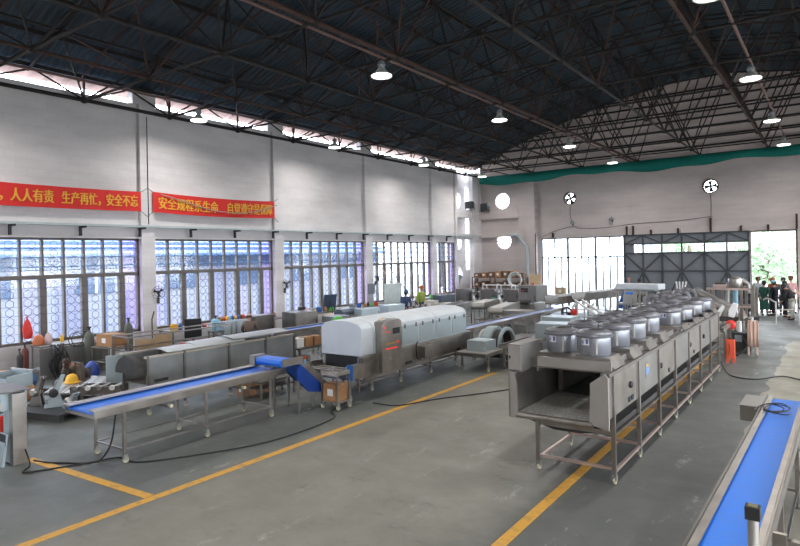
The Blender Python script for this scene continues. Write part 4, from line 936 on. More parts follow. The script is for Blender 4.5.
bag('blue film bundle heaped under the cardboard box frame', (-16.6, 8.35, .0), .5, .2, mat('blue_film_bundle', (.03, .07, .35), .4), False, 21)
simple('steel_sheet', 'blue-grey steel sheet standing on edge behind the roller frame', 'steel sheet', MB().box(-.55, .55, -.01, .01, .35, 1.02).box(-.5, -.46, -.02, .02, 0, .4).box(.46, .5, -.02, .02, 0, .4), FILM, (-13.55, 7.75, 0), R(66))
t = thing('roller_stand', 'small roller frame with white knobs before the grey trough machine', 'machine', (-13.1, 6.75, 0), R(35))
MB().box(-.55, .55, -.2, -.17, .35, .52).box(-.55, .55, .17, .2, .35, .52).build('side_plate', STEEL, t)
for i, x in enumerate((-.4, -.13, .13, .4)): MB().lathe([(0, -.28), (.05, -.28), (.06, -.24), (.03, -.22), (.03, .22), (0, .22)], (x, 0, .5), 12, 'y', WHT if i % 2 else None).build('roller', STEELB, t, smooth=True)
for x in (-.5, .5):
    for y in (-.18, .18): leg(t, x, y, .36)
# grey trough machine with white sheets
t = thing('trough_machine', 'long grey-sided trough machine behind the left blue conveyor', 'machine', (-11.6, 6.95, 0)); LE = 4.2
MB().box(-.95, -.92, 0, LE, .55, 1.20).build('side_panel', mat('grey_side', (.26, .27, .27), .42, .5, .12, 3), t)
for k, (a, b) in enumerate(((.06, .88), (.92, 2.08), (2.12, 3.2), (3.24, LE))): MB().box(-.02, 0, a, b, .58, 1.18).build('side_panel', mat('grey_side', (.26, .27, .27)), t)
for y in (.03, .90, 2.10, 3.22, LE): leg(t, .01, y, 1.24, .05, 'caster', STEELD); leg(t, -.93, y, 1.2, .05, 'caster', STEELD)
MB().box(-.05, .03, -.02, LE, 1.18, 1.22).box(-.98, -.90, -.02, LE, 1.18, 1.22).build('top_rail', mat('warm_rail', (.5, .45, .38), .4, .7), t)
MB().box(-.92, -.02, .05, LE, .6, .63).build('floor_pan', STEELD, t)
MB().prism([(-.47+.45*math.cos(PI*k/12), .85+.36*math.sin(PI*k/12)) for k in range(13)], 'y', -.16, 0).build('end_hood', DARK, t, smooth=True)
MB().box(0, .012, .18, .5, .66, .72).build('label_plate', DARK, t)
for k in range(5): MB().lathe([(0, 0), (.035, 0), (.035, .05), (0, .05)], (.02, .5+.8*k, .50), 10, 'x').box(-.05, .02, .47+.8*k, .53+.8*k, .48, .56, STEEL).build('clamp_knob', WHEEL if k % 2 else CARD, t)
SHT = mat('white_sheet', (.40, .43, .44), .35, .3, .06)
for i, (y0, y1, x0, x1, z, a) in enumerate(((.5, 2.6, -.75, .0, 1.235, .0), (1.3, 3.6, -.9, -.12, 1.26, -.03), (2.3, 4.1, -.8, -.08, 1.285, .02))):
    mb = MB(); N = 8; vs = []
    for q in range(N+1):
        x = x0+(x1-x0)*q/N; zz = z+.05*math.sin(PI*q/N)
        vs += [(x, y0, zz), (x, y1, zz), (x, y0, zz+.012), (x, y1, zz+.012)]
    fs = [];
    for q in range(N): p = 4*q; fs += [(p, p+1, p+5, p+4), (p+2, p+6, p+7, p+3), (p, p+4, p+6, p+2), (p+1, p+3, p+7, p+5)]
    fs += [(0, 2, 3, 1), (4*N, 4*N+1, 4*N+3, 4*N+2)]; mb.faces(vs, fs)
    simple('cover_sheet', ('bottom-most pale curved cover sheet, nearest end of the trough machine', 'middle pale curved cover sheet on the trough machine', 'topmost pale cover sheet at the far end of the trough machine')[i], 'cover sheet', mb, SHT, (-11.6, 6.95, .0), a*0)
for k, (y, l) in enumerate(((9.3, 'small brown carton on the floor under the trough machine'), (9.9, 'second small carton on the floor under the trough machine'))): carton(l, (-11.3, y, 0), (.35, .3, .3), .3*k)
bench('low steel parts bench under the far end of the trough machine', (-10.75, 9.6, 0), (.5, 1.1, .42), 0)
for k in range(4): simple('cast_fitting', 'small cast steel fitting on the low parts bench', 'fitting', MB().lathe([(0, 0), (.07, 0), (.07, .03), (.04, .05), (.04, .1), (0, .1)], n=12), STEELB if k % 2 else DARK, (-10.8, 9.2+.26*k, .42), group='fittings on the low parts bench')
# second blue belt running behind the dryer
conveyor('blue belt conveyor passing behind the white dryer', (-12.72, 11.25, 0), .55, 5.2, 1.17, [.25, 2.4, 4.7], BELT)
t = bench('steel rack of small cartons beneath the second blue belt', (-11.9, 11.9, 0), (.6, 1.1, .78), 0)
for k in range(3): carton(('white box on the rack beneath the second blue belt', 'brown box on the rack beneath the second blue belt', 'small brown box at the far end of that rack')[k], (-11.9, 11.55+.34*k, .78), (.28, .26, .24), 0, (WHT, CARD, CARD)[k])
for k in range(2): carton(('orange-brown box on the lower shelf of the rack', 'white box on the lower shelf of the rack')[k], (-11.9, 11.65+.4*k, .25), (.3, .28, .28), 0, (CARD, WHT)[k])

# ---------------------------------------------------------------- along the left wall
for i, (y, L, w) in enumerate(((12.6, 2.2, 'right of the first pilaster'), (15.3, 2.6, 'left of the second pilaster'), (18.9, 2.4, 'right of the second pilaster'), (21.6, 2.4, 'left of the third pilaster'), (25.4, 2.6, 'right of the third pilaster'), (28.3, 2.4, 'left of the fourth pilaster'))):
    bench('steel workbench under the windows, %s' % w, (-18.0, y, 0), (.8, L, .88), 0, STEELD)
def clutter(y0, y1, n, seed, zone):
    rr = random.Random(seed)
    cols = [('red', RED), ('yellow', YEL), ('dark', BLACK), ('white', WHT), ('blue', mat('tool_blue', (.04, .14, .45))), ('green', GRN), ('grey', GREYP), ('brown', CARD)]
    for i in range(n):
        c, m = cols[(i*3+seed) % 8]; y = y0+(y1-y0)*(i+.5)/n; x = -17.85+.16*rr.uniform(-1, 1); s = rr.uniform(.07, .13)
        kind = i % 3
        if kind == 0: mb = MB().box(-s, s, -s, s, 0, s*1.4).box(-s*.6, s*.6, -s*.15, s*.15, s*1.4, s*1.7); nm = 'tool_case'
        elif kind == 1: mb = MB().lathe([(0, 0), (s*.7, 0), (s*.7, s*1.5), (s*.3, s*1.9), (s*.3, s*2.2), (0, s*2.2)], n=12); nm = 'bottle'
        else: mb = MB().lathe([(0, 0), (s*.8, .0), (s, s*.5), (s*.9, s*1.3), (s*.8, s*1.3), (s*.8, .02), (0, .02)], n=14); nm = 'parts_tub'
        simple(nm, 'small %s %s on the bench %s' % (c, nm.replace('_', ' '), zone), nm.replace('_', ' '), mb, m, (x, y, .88), rr.uniform(0, 1), smooth=(kind > 0))
clutter(11.7, 13.6, 9, 1, 'right of the first pilaster'); clutter(14.2, 16.4, 8, 2, 'left of the second pilaster')
clutter(17.9, 20.0, 9, 3, 'right of the second pilaster'); clutter(20.6, 22.6, 7, 6, 'left of the third pilaster'); clutter(24.4, 26.5, 8, 4, 'right of the third pilaster'); clutter(27.3, 29.3, 8, 5, 'left of the fourth pilaster')
for y, l in ((11.62, 'black fan on the first pilaster right of the left banner'), (17.45, 'black fan on the pilaster at the right banner end'), (23.6, 'black fan on the third pilaster above the white board')): fan(l, (-18.55, y, 2.05), R(-120))
simple('stick_lamp', 'thin black pole with round base below the first pilaster fan', 'pole', MB().tube([(0, 0, .02), (0, 0, 1.3), (.05, .05, 1.55)], .02, 8).lathe([(0, 0), (.2, 0), (.18, .06), (0, .08)], n=16), DARK, (-18.2, 11.15, 0))
# monitor / black panel, water bottle, coloured reels, cabinets near the bald man
t = thing('office_chair', 'black padded chair back by the first pilaster bench', 'chair', (-17.2, 12.0, 0), R(60))
MB().prism([(-.02, .62), (.06, .62), (.0, 1.28), (-.08, 1.28)], 'x', -.27, .27).build('backrest', BLACK, t, bevel=.02); MB().box(-.27, .27, 0, .5, .44, .52).build('seat', BLACK, t, bevel=.02)
MB().tube([(0, .25, .06), (0, .25, .44)], .03, 10).bar((-.27, .25, .05), (.27, .25, .05), .04).bar((0, -.02, .05), (0, .52, .05), .04).bar((0, 0, .46), (0, 0, .66), .05, .02).build('base', DARK, t)
cyl_bottle('light blue water bottle with dark cap beside the black chair', (-17.0, 12.75, .80), .42, .14, LBLUE, name='water_bottle', cat='bottle')
bench('small steel table carrying the light blue water bottle', (-17.0, 12.75, 0), (.4, .4, .80))
for k, (y, l) in enumerate(((13.25, 'pale blue cabinet with blue stripe, left one by the bald man'), (13.80, 'pale blue cabinet with blue stripe, right one behind the bald man'))):
    cabinet(l, (-17.15, y, 0), (.5, .5, 1.08), R(90), mat('film_cab', (.50, .58, .64), .35, .2))
for k in range(9):
    m = (CARD, ORANGE, YEL, LBLUE, mat('tool_blue', (.04, .14, .45)), YEL, mat('tool_blue', (.04, .14, .45)), BROWN, ORANGE)[k]
    simple('wire_reel', 'small coloured reel in the row on top of the pale blue cabinets, %s' % ('orange', 'red-orange', 'yellow', 'light blue', 'blue', 'second yellow', 'second blue', 'brown', 'last orange')[k], 'reel', MB().lathe([(0, -.06), (.08, -.06), (.08, -.045), (.05, -.04), (.05, .04), (.08, .045), (.08, .06), (0, .06)], (0, 0, .08), 14, 'y'), m, (-17.15, 13.04+.12*k, 1.08), smooth=True)
cabinet('grey steel sheet cabinet right of the bald man', (-17.1, 14.75, 0), (.9, .5, 1.15), R(90), STEELD)
for k in range(6): simple('red_canister', 'red canister in the row beside the white sheets', 'canister', MB().lathe([(0, 0), (.09, 0), (.1, .12), (.06, .2), (0, .2)], n=12), RED, (-14.7, 9.9+.24*k+.05*(k % 2), .74), smooth=True, group='red canisters beside the white sheets')
bench('low bench holding the red canisters', (-14.7, 10.5, 0), (.4, 1.7, .74))
# zone between second and third pilasters
cabinet('dark-fronted machine box left behind the dryer', (-16.3, 16.0, 0), (1.0, .9, .85), R(80), STEELD, .35)
cabinet('grey machine box with open dark front behind the dryer', (-15.3, 16.9, 0), (.8, .7, .62), R(85), GREYP, .38, panel=True)
bench('pale wooden crate table behind the white dryer', (-16.0, 17.9, 0), (.9, 1.0, .95), 0, PLY)
simple('angle_grinder', 'black grinder with red body on top of the dark-fronted machine box', 'power tool', MB().lathe([(0, -.16), (.07, -.14), (.08, .1), (.05, .18), (0, .18)], (0, 0, .1), 12, 'y').lathe([(0, 0), (.13, 0), (.13, .02), (0, .02)], (0, .2, .06), 16, 'z', RED), BLACK, (-16.3, 16.1, 1.2), smooth=True)
bag('bright green bag on the bench behind the white dryer', (-14.0, 15.6, .86), .30, .22, GRN, False, 31)
bench('steel bench carrying the bright green bag', (-14.1, 15.6, 0), (.8, 1.2, .86))
t = thing('drawing_board', 'dark blue tilted board standing on the bench before the window', 'board', (-17.85, 19.3, .88), R(70))
MB().prism([(0, 0), (.03, 0), (-.12, .72), (-.15, .72)], 'x', -.3, .3).build('panel', mat('navy_board', (.04, .06, .11), .4), t); MB().bar((0, -.3, 0), (0, -.1, .5), .03).build('stand', DARK, t)
cabinet('light blue-grey box with panel front behind the dryer cover', (-15.0, 18.4, 0), (.9, .5, .35), R(75), FILM, .82)
simple('machine_hood', 'dark grey rounded hood beside the light blue-grey box', 'hood', MB().prism([(-.25, 0), (.25, 0), (.25, .1), (.12, .22), (-.12, .22), (-.25, .1)], 'y', -.4, .4), mat('hood_grey', (.12, .15, .19), .35, .4), (-15.7, 17.9, .95), bevel=.02)
cabinet('pale blue-grey cabinet left of the blue-capped worker', (-15.1, 20.2, 0), (1.0, .5, .55), R(80), mat('film_cab', (.50, .58, .64)), .62)
t = thing('white_board', 'large white board standing against the third pilaster windows', 'board', (-17.5, 23.5, .9), R(90)); MB().box(-.7, .7, -.02, .02, .0, .98).build('panel', mat('board_white', (.55, .60, .60), .4, 0, .1), t, bevel=.005); MB().box(-.72, .72, -.03, .03, -.9, -.86).box(-.66, -.62, -.02, .02, -.9, .0).box(.62, .66, -.02, .02, -.9, .0).build('stand', STEELD, t)
cabinet('small grey electrical cabinet on the third pilaster', (-18.78, 23.42, 1.35), (.38, .16, .5), R(90), GREYP, name='electrical_box', cat='electrical box')
for k, (y, d, l) in enumerate(((24.2, .5, 'long brown pole leaning on the window, left one'), (25.3, 1.1, 'long dark pole leaning on the window, right one'))):
    simple('wooden_pole', l, 'pole', MB().tube([(0, 0, 0), (-.85, -d*.8, 1.75)], .025, 8), BROWN if k else PLY, (-17.85, y+.4, .89))
bench('steel table in front of the blue-capped worker', (-14.6, 22.0, 0), (.8, 2.0, .84))
carton('pale cream carton on the table before the blue-capped worker', (-14.7, 22.6, .84), (.5, .45, .34), .2, mat('cream_box', (.55, .52, .46)))
for k in range(5): simple('machine_bracket', 'small shiny bracket standing on the table before the blue-capped worker', 'bracket', MB().prism([(-.12, 0), (.12, 0), (.08, .1), (-.02, .1), (-.02, .22), (-.1, .22)], 'x', -.06, .06), STEELB if k % 2 else STEELD, (-14.6, 21.15+.22*k, .84), group='brackets on the table before the worker')
cabinet('dark grey box cabinet near the corner windows', (-15.9, 25.6, 0), (.9, .7, .5), R(70), mat('hood_grey', (.12, .15, .19)), .72)
cabinet('white low box in front of the corner windows', (-14.8, 24.2, 0), (.8, .6, .4), R(75), mat('cream_box', (.55, .52, .46)), .55)
# ---------------------------------------------------------------- back corner
t = thing('storage_rack', 'dark brown storage rack with boxes against the back left wall', 'rack', (-17.0, 34.2, 0))
for z in (.5, 1.15, 1.75): MB().box(-1.9, 1.7, -.35, .35, z-.05, z).build('shelf', BROWN, t)
for x in (-1.86, -.6, .5, 1.66):
    for y in (-.33, .33): leg(t, x, y, 1.75, .06, 'pad', BROWN)
rr = random.Random(3)
where = ['far left end', 'left', 'left of centre', 'centre', 'right of centre', 'right', 'far right end']
for z, nm in ((1.15, 'middle shelf'), (1.75, 'top')):
    for k in range(7):
        h = rr.uniform(.22, .42); carton('brown carton on the %s of the storage rack, %s' % (nm, where[k]), (-18.6+.5*k, 34.2, z), (rr.uniform(.3, .44), .45, h), rr.uniform(-.06, .06), CARD if z > 1.5 and k % 2 else BROWN)
simple('coiled_hose', 'large pale coiled hose on the right end of the rack', 'hose', (lambda mb: [mb.tube([(r*math.cos(a*PI/12), .06*k, r+.03+r*math.sin(a*PI/12)) for a in range(25)], .045, 8) for k, r in enumerate((.42, .40, .36))] and mb)(MB()), mat('pale_hose', (.5, .52, .5), .5), (-15.6, 33.2, 1.2), smooth=True)
bench('steel bench below the coiled pale hose', (-15.7, 33.2, 0), (1.3, .7, 1.2))
simple('plywood_sheet', 'tall plywood board leaning beside the storage rack', 'plywood sheet', MB().box(-.35, .35, -.012, .012, 0, 1.9), PLY, (-14.8, 34.4, 0), .15)
for k, (x, y, z, a, l) in enumerate(((-18.35, 34.95, 5.95, R(170), 'black floodlight on the beam right of the corner column'), (-19.1, 34.2, 6.08, R(190), 'black floodlight on the slab left of the corner column'))):
    t = thing('floodlight', l, 'floodlight', (x, y, z), a)
    MB().prism([(-.05, .12), (-.05, .5), (.22, .55), (.22, .07)], 'x', -.28, .28).build('housing', BLACK, t, bevel=.01); MB().box(-.25, .25, .22, .23, .11, .51).build('lens', mat('dark_glass', (.05, .05, .06), .1), t)
    MB().box(-.31, -.29, .0, .1, .0, .35).box(.29, .31, .0, .1, .0, .35).box(-.31, .31, .0, .1, -.0, .02).build('bracket', DARK, t)
simple('drain_pipe', 'pale bent pipe running down the back wall pilaster', 'pipe', MB().tube([(-16.7, 34.85, 4.38), (-16.1, 34.85, 4.37), (-15.48, 34.8, 3.55), (-15.45, 34.8, .02)], .10, 12), mat('pale_pipe', (.36, .40, .43), .5), (0, 0, 0), smooth=True)
simple('drain_pipe', 'thin vertical pipe beside the tall bright opening', 'pipe', MB().tube([(-14.93, 34.85, 0.02), (-14.93, 34.85, 4.4)], .035, 8), DARK, (0, 0, 0))
# exhaust fans in the round holes
for x, z, l, a0 in ((-12.9, 6.46, 'round exhaust fan with skewed blades, left one in the back wall', .4), (-5.28, 6.55, 'round four-bladed exhaust fan above the grey gate', .12)):
    t = thing('exhaust_fan', l, 'fan', (x, 35.5, z)); mb = MB()
    mb.lathe([(.33, -.16), (.385, -.16), (.385, .1), (.33, .1), (.33, -.16)], n=32, axis='y'); mb.build('fan_ring', RUST, t, smooth=True)
    mb = MB()
    for q in range(4):
        a = q*PI/2+a0; mb.prism([(r*math.cos(a+w), r*math.sin(a+w)) for r, w in ((.06, -.9), (.17, -.42), (.32, -.42), (.32, .42), (.17, .42), (.06, .9))], 'y', -.03, .03)
    mb.build('blade', DARK, t); MB().lathe([(0, -.09), (.07, -.08), (.07, .08), (0, .09)], n=14, axis='y').box(-.36, .36, -.08, -.06, -.012, .012).build('hub', DARK, t)
for x, z, l in ((-17.4, 6.62, 'upper'), (-17.33, 4.03, 'lower')):
    o = MB().box(-.5, .5, -.02, .02, -.03, .03).build('glazing_bar', GREYP, None, (x, 35.5, z)); tag(o, 'grey bar across the %s round opening of the back wall' % l, 'bar')
cable('wall_cable', 'thin dark wire running along the back wall above the doors', [(-14.8, 35.36, 4.15), (-13.8, 35.36, 4.55), (-12.7, 35.36, 4.75), (-12.2, 35.36, 4.6), (-10.5, 35.36, 4.62), (-9.2, 35.36, 4.75), (-7, 35.36, 4.8), (-5.2, 35.36, 4.95)], .012)
cable('wall_cable', 'thin wire dropping from the left exhaust fan', [(-12.9, 35.36, 6.05), (-12.88, 35.36, 5.4), (-12.75, 35.36, 4.8)], .012, RUST)
cable('wall_cable', 'thin wire dropping from the exhaust fan above the gate', [(-5.28, 35.36, 6.15), (-5.26, 35.36, 5.6), (-5.28, 35.36, 4.95)], .012, RUST)
for x, z, l in ((-12.7, 4.8, 'left'), (-10.4, 4.9, 'right')):
    t = thing('wall_lamp', 'small grey lamp on the back wall above the bright opening, %s one' % l, 'lamp', (x, 35.4, z))
    MB().lathe([(.03, 0), (.12, -.05), (.13, -.18), (0, -.2)], (0, -.25, .28), 14).build('shade', GREYP, t, smooth=True); MB().tube([(0, 0, 0), (0, -.1, .2), (0, -.25, .3)], .02, 6).build('arm', RUST, t)

# ---------------------------------------------------------------- banners
BAN = mat('red_banner', (.60, .022, .018), .75, 0, .06, 3); TXT = mat('gold_lettering', (.72, .36, .03), .6)
def banner(label, y0, y1, texts, sag, zt=5.58, zb=4.88):
    t = thing('banner', label, 'banner', (-18.80, y0, 0)); L = y1-y0
    S = lambda y: -sag*(1-(2*y/L-1)**2); N = 40; vs = []
    for q in range(N+1):
        y = L*q/N; w = .012*math.sin(y*5); vs += [(w, y, zb+S(y)), (w, y, zt+S(y)), (w-.006, y, zb+S(y)), (w-.006, y, zt+S(y))]
    fs = []
    for q in range(N): p = 4*q; fs += [(p, p+4, p+5, p+1), (p+2, p+3, p+7, p+6), (p+1, p+5, p+7, p+3), (p, p+2, p+6, p+4)]
    MB().faces(vs, fs).build('cloth', BAN, t)
    for s, y, d in ((-1, 0, -.2), (1, L, .2)):
        MB().tube([(0, y, zt), (.0, y+d, zt+.12)], .01, 5).build('cord', DARK, t); MB().tube([(0, y, zb), (.0, y+d, zb-.16)], .01, 5).build('cord', DARK, t)
    for body, ya, yb in texts:
        cu = bpy.data.curves.new('lettering', 'FONT'); cu.body = body; cu.size = .5; cu.extrude = .003; cu.offset = 0
        o = bpy.data.objects.new('lettering', cu); COL.objects.link(o); dg = bpy.context.evaluated_depsgraph_get(); dg.update()
        me = bpy.data.meshes.new_from_object(o.evaluated_get(dg)); bpy.data.objects.remove(o)
        xs_ = [v.co.x for v in me.vertices]; ys_ = [v.co.y for v in me.vertices]; a, b, c, d = min(xs_), max(xs_), min(ys_), max(ys_)
        for v in me.vertices:
            x, yv, z = v.co; y = ya-y0+(x-a)/(b-a)*(yb-ya); h = (yv-c)/(d-c)
            v.co = (.020+z, y, zb+.13+h*(zt-zb-.26)+S(y))
        tb = MB(); tb.bm.from_mesh(me); geo = list(tb.bm.verts)+list(tb.bm.edges)+list(tb.bm.faces)
        for dy, dx in ((.014, .001), (-.012, .002)):
            d = bmesh.ops.duplicate(tb.bm, geom=geo); bmesh.ops.translate(tb.bm, vec=(dx, dy, .004), verts=[v for v in d['geom'] if isinstance(v, bmesh.types.BMVert)])
        tb.bm.to_mesh(me); tb.bm.free()
        me.materials.clear(); me.materials.append(TXT); q = bpy.data.objects.new('lettering', me); COL.objects.link(q); q.parent = t
    return t
banner('red banner with gold lettering, left one, running out of the picture', 5.35, 11.22, [('安全生产，人人有责', 5.80, 8.42), ('生产再忙，安全不忘', 8.66, 11.08)], .03, 5.53, 4.88)
banner('red banner with gold lettering, right one, between two pilasters', 11.64, 17.12, [('安全规程系生命', 11.85, 14.3), ('自觉遵守是保障', 14.75, 16.98)], .06, 5.57, 4.88)
cable('rope', 'grey rope sagging across the right red banner', [(-18.73, 11.9, 5.5), (-18.73, 12.9, 5.28), (-18.73, 14.0, 5.05), (-18.73, 15.2, 5.0), (-18.73, 16.2, 5.12), (-18.73, 17.2, 5.42)], .018, mat('grey_rope', (.30, .27, .25)))
cable('wall_conduit', 'thin conduit up the pilaster between the two banners', [(-18.84, 11.50, 4.45), (-18.84, 11.50, 6.2), (-18.84, 11.50, 8.1)], .012, RUST)

# ---------------------------------------------------------------- machines in the middle background
conveyor('long pale blue belt conveyor leaving the white dryer toward the back', (-9.28, 15.6, 0), .55, 8.3, .95, [.5, 2.5, 4.5, 6.5, 8.0], BELTP)
# arched cover machine beside the blower line
t = thing('arched_machine', 'low machine with pale blue semicircular hoop cover', 'machine', (-8.05, 15.9, 0), R(0))
HZ = .54
def arch(r, w): return [(r*math.cos(PI*k/16), r*math.sin(PI*k/16)) for k in range(17)] + [((r-w)*math.cos(PI*k/16), (r-w)*math.sin(PI*k/16)) for k in range(16, -1, -1)]
MB().prism([(y, z+HZ) for y, z in arch(.54, .09)], 'x', -.28, .0, ).prism([(y, z+HZ) for y, z in arch(.44, .04)], 'x', .0, .25, DARK).prism([(y, z+HZ) for y, z in arch(.54, .09)], 'x', .25, .32).build('hoop_cover', FILM, t)
MB().box(-.45, .45, -1.6, 2.6, HZ-.12, HZ).build('bed', STEEL, t, bevel=.01); MB().box(-.30, .30, -1.3, -.7, HZ, HZ+.28).build('drive_box', FILM, t, bevel=.01)
MB().box(-.42, .5, -1.7, -.65, HZ-.02, HZ+.005).build('tray', STEELB, t)
for y in (-1.4, 0, 1.4, 2.5):
    for x in (-.4, .4): leg(t, x, y, HZ-.12, .05, 'caster')
MB().lathe([(0, -.2), (.09, -.2), (.09, .2), (0, .2)], (.1, -.4, .32), 16, 'x').build('motor', BLACK, t, smooth=True)
t = thing('hose_loops', 'loops of white corrugated hose between the dryer and hoop machine', 'hose', (-8.88, 16.6, 0)); mb = MB()
for k in range(4): mb.tube([(.05*k, .35*math.cos(PI*a/10)+.18*k, .5+.35*math.sin(PI*a/10)) for a in range(11)], .035, 8)
mb.build('hose', WHT, t, smooth=True); MB().box(-.08, .33, -.6, 1.1, .42, .5).build('tray', STEELD, t)
for x in (-.05, .3):
    for y in (-.5, 1.0): leg(t, x, y, .42)
cabinet('shiny steel side box standing between hoop machine and blower line', (-6.75, 17.3, 0), (1.2, .8, .75), R(10), FILM, .35)
conveyor('stainless discharge chute conveyor behind the hoop machine', (-7.2, 14.9, 0), .6, 1.8, .72, [.3, 1.5], STEELD)
cabinet('pale blue twin-door cabinet left of the front fan drums', (-7.45, 19.3, 0), (.95, .8, .78), R(0), FILM, .3)
cabinet('pale blue single cabinet behind the front fan drums', (-6.1, 18.6, 0), (.8, .6, .62), R(5), FILM, .35)
# row of stainless cabinets before the rack
for k, (x, l) in enumerate(((-17.2, 'leftmost'), (-15.6, 'middle'), (-14.2, 'rightmost'))):
    cabinet('square stainless cabinet in the row before the rack, %s' % l, (x, 30.0, 0), (.85, .7, .75), 0, STEELD, .5)
    t = thing('blower_unit', 'open blower wheel unit right of the %s stainless cabinet' % l, 'machine', (x+.78, 30.0, 0)); MB().box(-.25, .25, -.3, .3, .45, .52).build('base', STEEL, t)
    MB().lathe([(.24, -.1), (.28, -.12), (.28, .12), (.24, .1), (.24, -.1)], (0, 0, .85), 24, 'y').lathe([(0, -.06), (.1, -.06), (.1, .06), (0, .06)], (0, 0, .85), 16, 'y', DARK).box(-.26, -.22, -.1, .1, .5, 1.15).box(.22, .26, -.1, .1, .5, 1.15).build('wheel_housing', STEELB, t, smooth=True)
    for i in (-.2, .2):
        for j in (-.2, .2): leg(t, i, j, .46)
frame_rack('white pipe frame above the stainless cabinet row', (-15.5, 30.9, 0), (1.8, .5, 1.45), 3, WHT)
cabinet('big stainless cabinet with orange beacon before the back pilaster', (-12.3, 28.3, 0), (1.0, 1.1, 1.2), R(-8), mat('satin_panel', (.28, .268, .255)), .40, panel=True, dome=True)
cabinet('small white box at the foot of the big stainless cabinet', (-11.1, 26.6, 0), (.6, .6, .55), 0, WHITEP, .35)
t = thing('roller_press', 'low roller press with dark rollers in front of the big cabinet', 'machine', (-12.1, 26.2, 0)); MB().box(-.7, .7, -.3, .3, .45, .85).build('body', STEEL, t, bevel=.01)
MB().lathe([(0, -.65), (.09, -.65), (.09, .65), (0, .65)], (0, -.36, .92), 16, 'x').lathe([(0, -.65), (.07, -.65), (.07, .65), (0, .65)], (0, -.2, .98), 16, 'x').build('roller', DARK, t, smooth=True)
for i in (-.62, .62):
    for j in (-.25, .25): leg(t, i, j, .46)
bag('dark green bag on the roller press', (-12.9, 25.2, .88), .3, .2, mat('dark_green_bag', (.02, .15, .10)), False, 41); bench('small steel stand under the dark green bag', (-12.9, 25.2, 0), (.6, .6, .88)); carton('brown carton on the stand with the dark green bag', (-12.65, 25.02, .88), (.2, .2, .15), .1)
# arm conveyors with rounded ends
for k, (x, y, L, z, l) in enumerate(((-13.2, 21.6, 2.6, 1.10, 'left'), (-12.2, 22.4, 2.2, 1.18, 'middle'), (-11.3, 22.2, 3.0, 1.02, 'right'))):
    t = thing('curved_arm_conveyor', 'stainless conveyor with rounded drum ends behind the white dryer, %s one of three' % l, 'conveyor', (x, y, 0), R(12))
    c = [(.16*math.sin(PI*q/8)*-1, .16*math.cos(PI*q/8)) for q in range(9)]; pr = [(a, b+z-.16) for a, b in c] + [(L-a, b+z-.16) for a, b in reversed(c)]
    MB().prism(pr, 'x', -.30, -.27).prism(pr, 'x', .27, .30).build('side_plate', STEELB if k != 1 else STEEL, t)
    MB().prism([(a*.9+.01, (b-z+.16)*.9+z-.16) for a, b in pr], 'x', -.26, .26).build('belt', DARK if k == 0 else STEELB, t, smooth=True)
    for yy_ in (.3, L*.5, L-.3):
        for i in (-.28, .28): leg(t, i, yy_, z-.25)
    MB().box(-.28, .28, .2, L-.2, .4, .44).build('lower_shelf', STEELD, t)
t = thing('corner_duct', 'small green-grey curved duct in the recessed corner', 'duct', (-19.35, 32.6, 0))
MB().tube([(0, 0, .02), (0, 0, 1.2), (.1, .1, 1.7), (.3, .2, 1.9)], [.22, .22, .2, .12], 14).build('duct', mat('teal_grey', (.13, .23, .24), .5), t, smooth=True)
# elevated trough conveyors in front of the bright opening
for k, (x, y, L, z, a, l) in enumerate(((-9.75, 24.3, 5.0, 1.35, -10, 'with a row of red dots'), (-8.85, 25.0, 5.6, 1.48, -12, 'taller one behind'))):
    t = thing('trough_conveyor', 'raised stainless trough conveyor before the bright opening, %s' % l, 'conveyor', (x, y, 0), R(a))
    for s in (-1, 1): MB().prism([(s*.35, z), (s*.37, z), (s*.30, z-.32), (s*.26, z-.32)], 'y', 0, L).build('side_plate', PANELC, t)
    MB().box(-.28, .28, 0, L, z-.34, z-.30).build('trough_floor', STEELD, t)
    for yy_ in (.4, L*.5, L-.4):
        for i in (-.3, .3): leg(t, i, yy_, z-.32)
    MB().box(-.3, .3, .38, .42, .4, .44).box(-.3, .3, L-.42, L-.38, .4, .44).build('cross_bar', STEEL, t)
    if k == 0:
        for q in range(6): MB().lathe([(0, -.0), (.045, 0), (.045, .02), (0, .02)], (-.355, .7+.62*q, z-.13), 10, 'x').build('red_cap', RED, t)
        for q in range(6): MB().lathe([(0, 0), (.05, 0), (.05, .02), (0, .02)], (.345, .5+.62*q, z-.13), 10, 'x').build('red_cap', RED, t)
simple('blue_crate', 'blue crate on the taller trough conveyor', 'crate', MB().box(-.4, .4, -.25, .25, 0, .02).box(-.4, .4, -.25, -.23, 0, .2).box(-.4, .4, .23, .25, 0, .2).box(-.4, -.38, -.25, .25, 0, .2).box(.38, .4, -.25, .25, 0, .2), mat('crate_blue', (.02, .16, .6), .5), (-8.35, 28.6, 1.14))
carton('pale carton before the bright opening', (-11.9, 31.0, .95), (.5, .5, .4), .2, PLY); bench('long steel bench in front of the bright opening', (-12.2, 31.0, 0), (3.4, .8, .95))
t = thing('blue_chute', 'tilted blue chute beside the trough conveyors', 'chute', (-7.45, 26.9, 0), R(-60)); MB().prism([(-.4, .75), (.45, 1.45), (.5, 1.38), (-.35, .68)], 'y', -.22, .22).build('chute_plate', mat('crate_blue', (.02, .16, .6)), t)
for i in (-.3, .4): leg(t, i, 0, .78 if i < 0 else 1.36)
t = thing('white_rail_ramp', 'pair of white slanting rails above the pale blue cabinets', 'ramp', (-6.9, 20.7, 0), R(-50))
for y in (-.13, .13): MB().bar((-1.1, y, 1.45), (1.2, y, 1.02), .05, .07).build('rail', WHT, t)
for x, z in ((-.9, 1.40), (.95, 1.05)):
    for y in (-.13, .13): leg(t, x, y, z)
cabinet('grey machine under the trough conveyors with dark wheels', (-10.4, 22.6, 0), (1.2, .9, .55), R(-8), STEEL, .35)
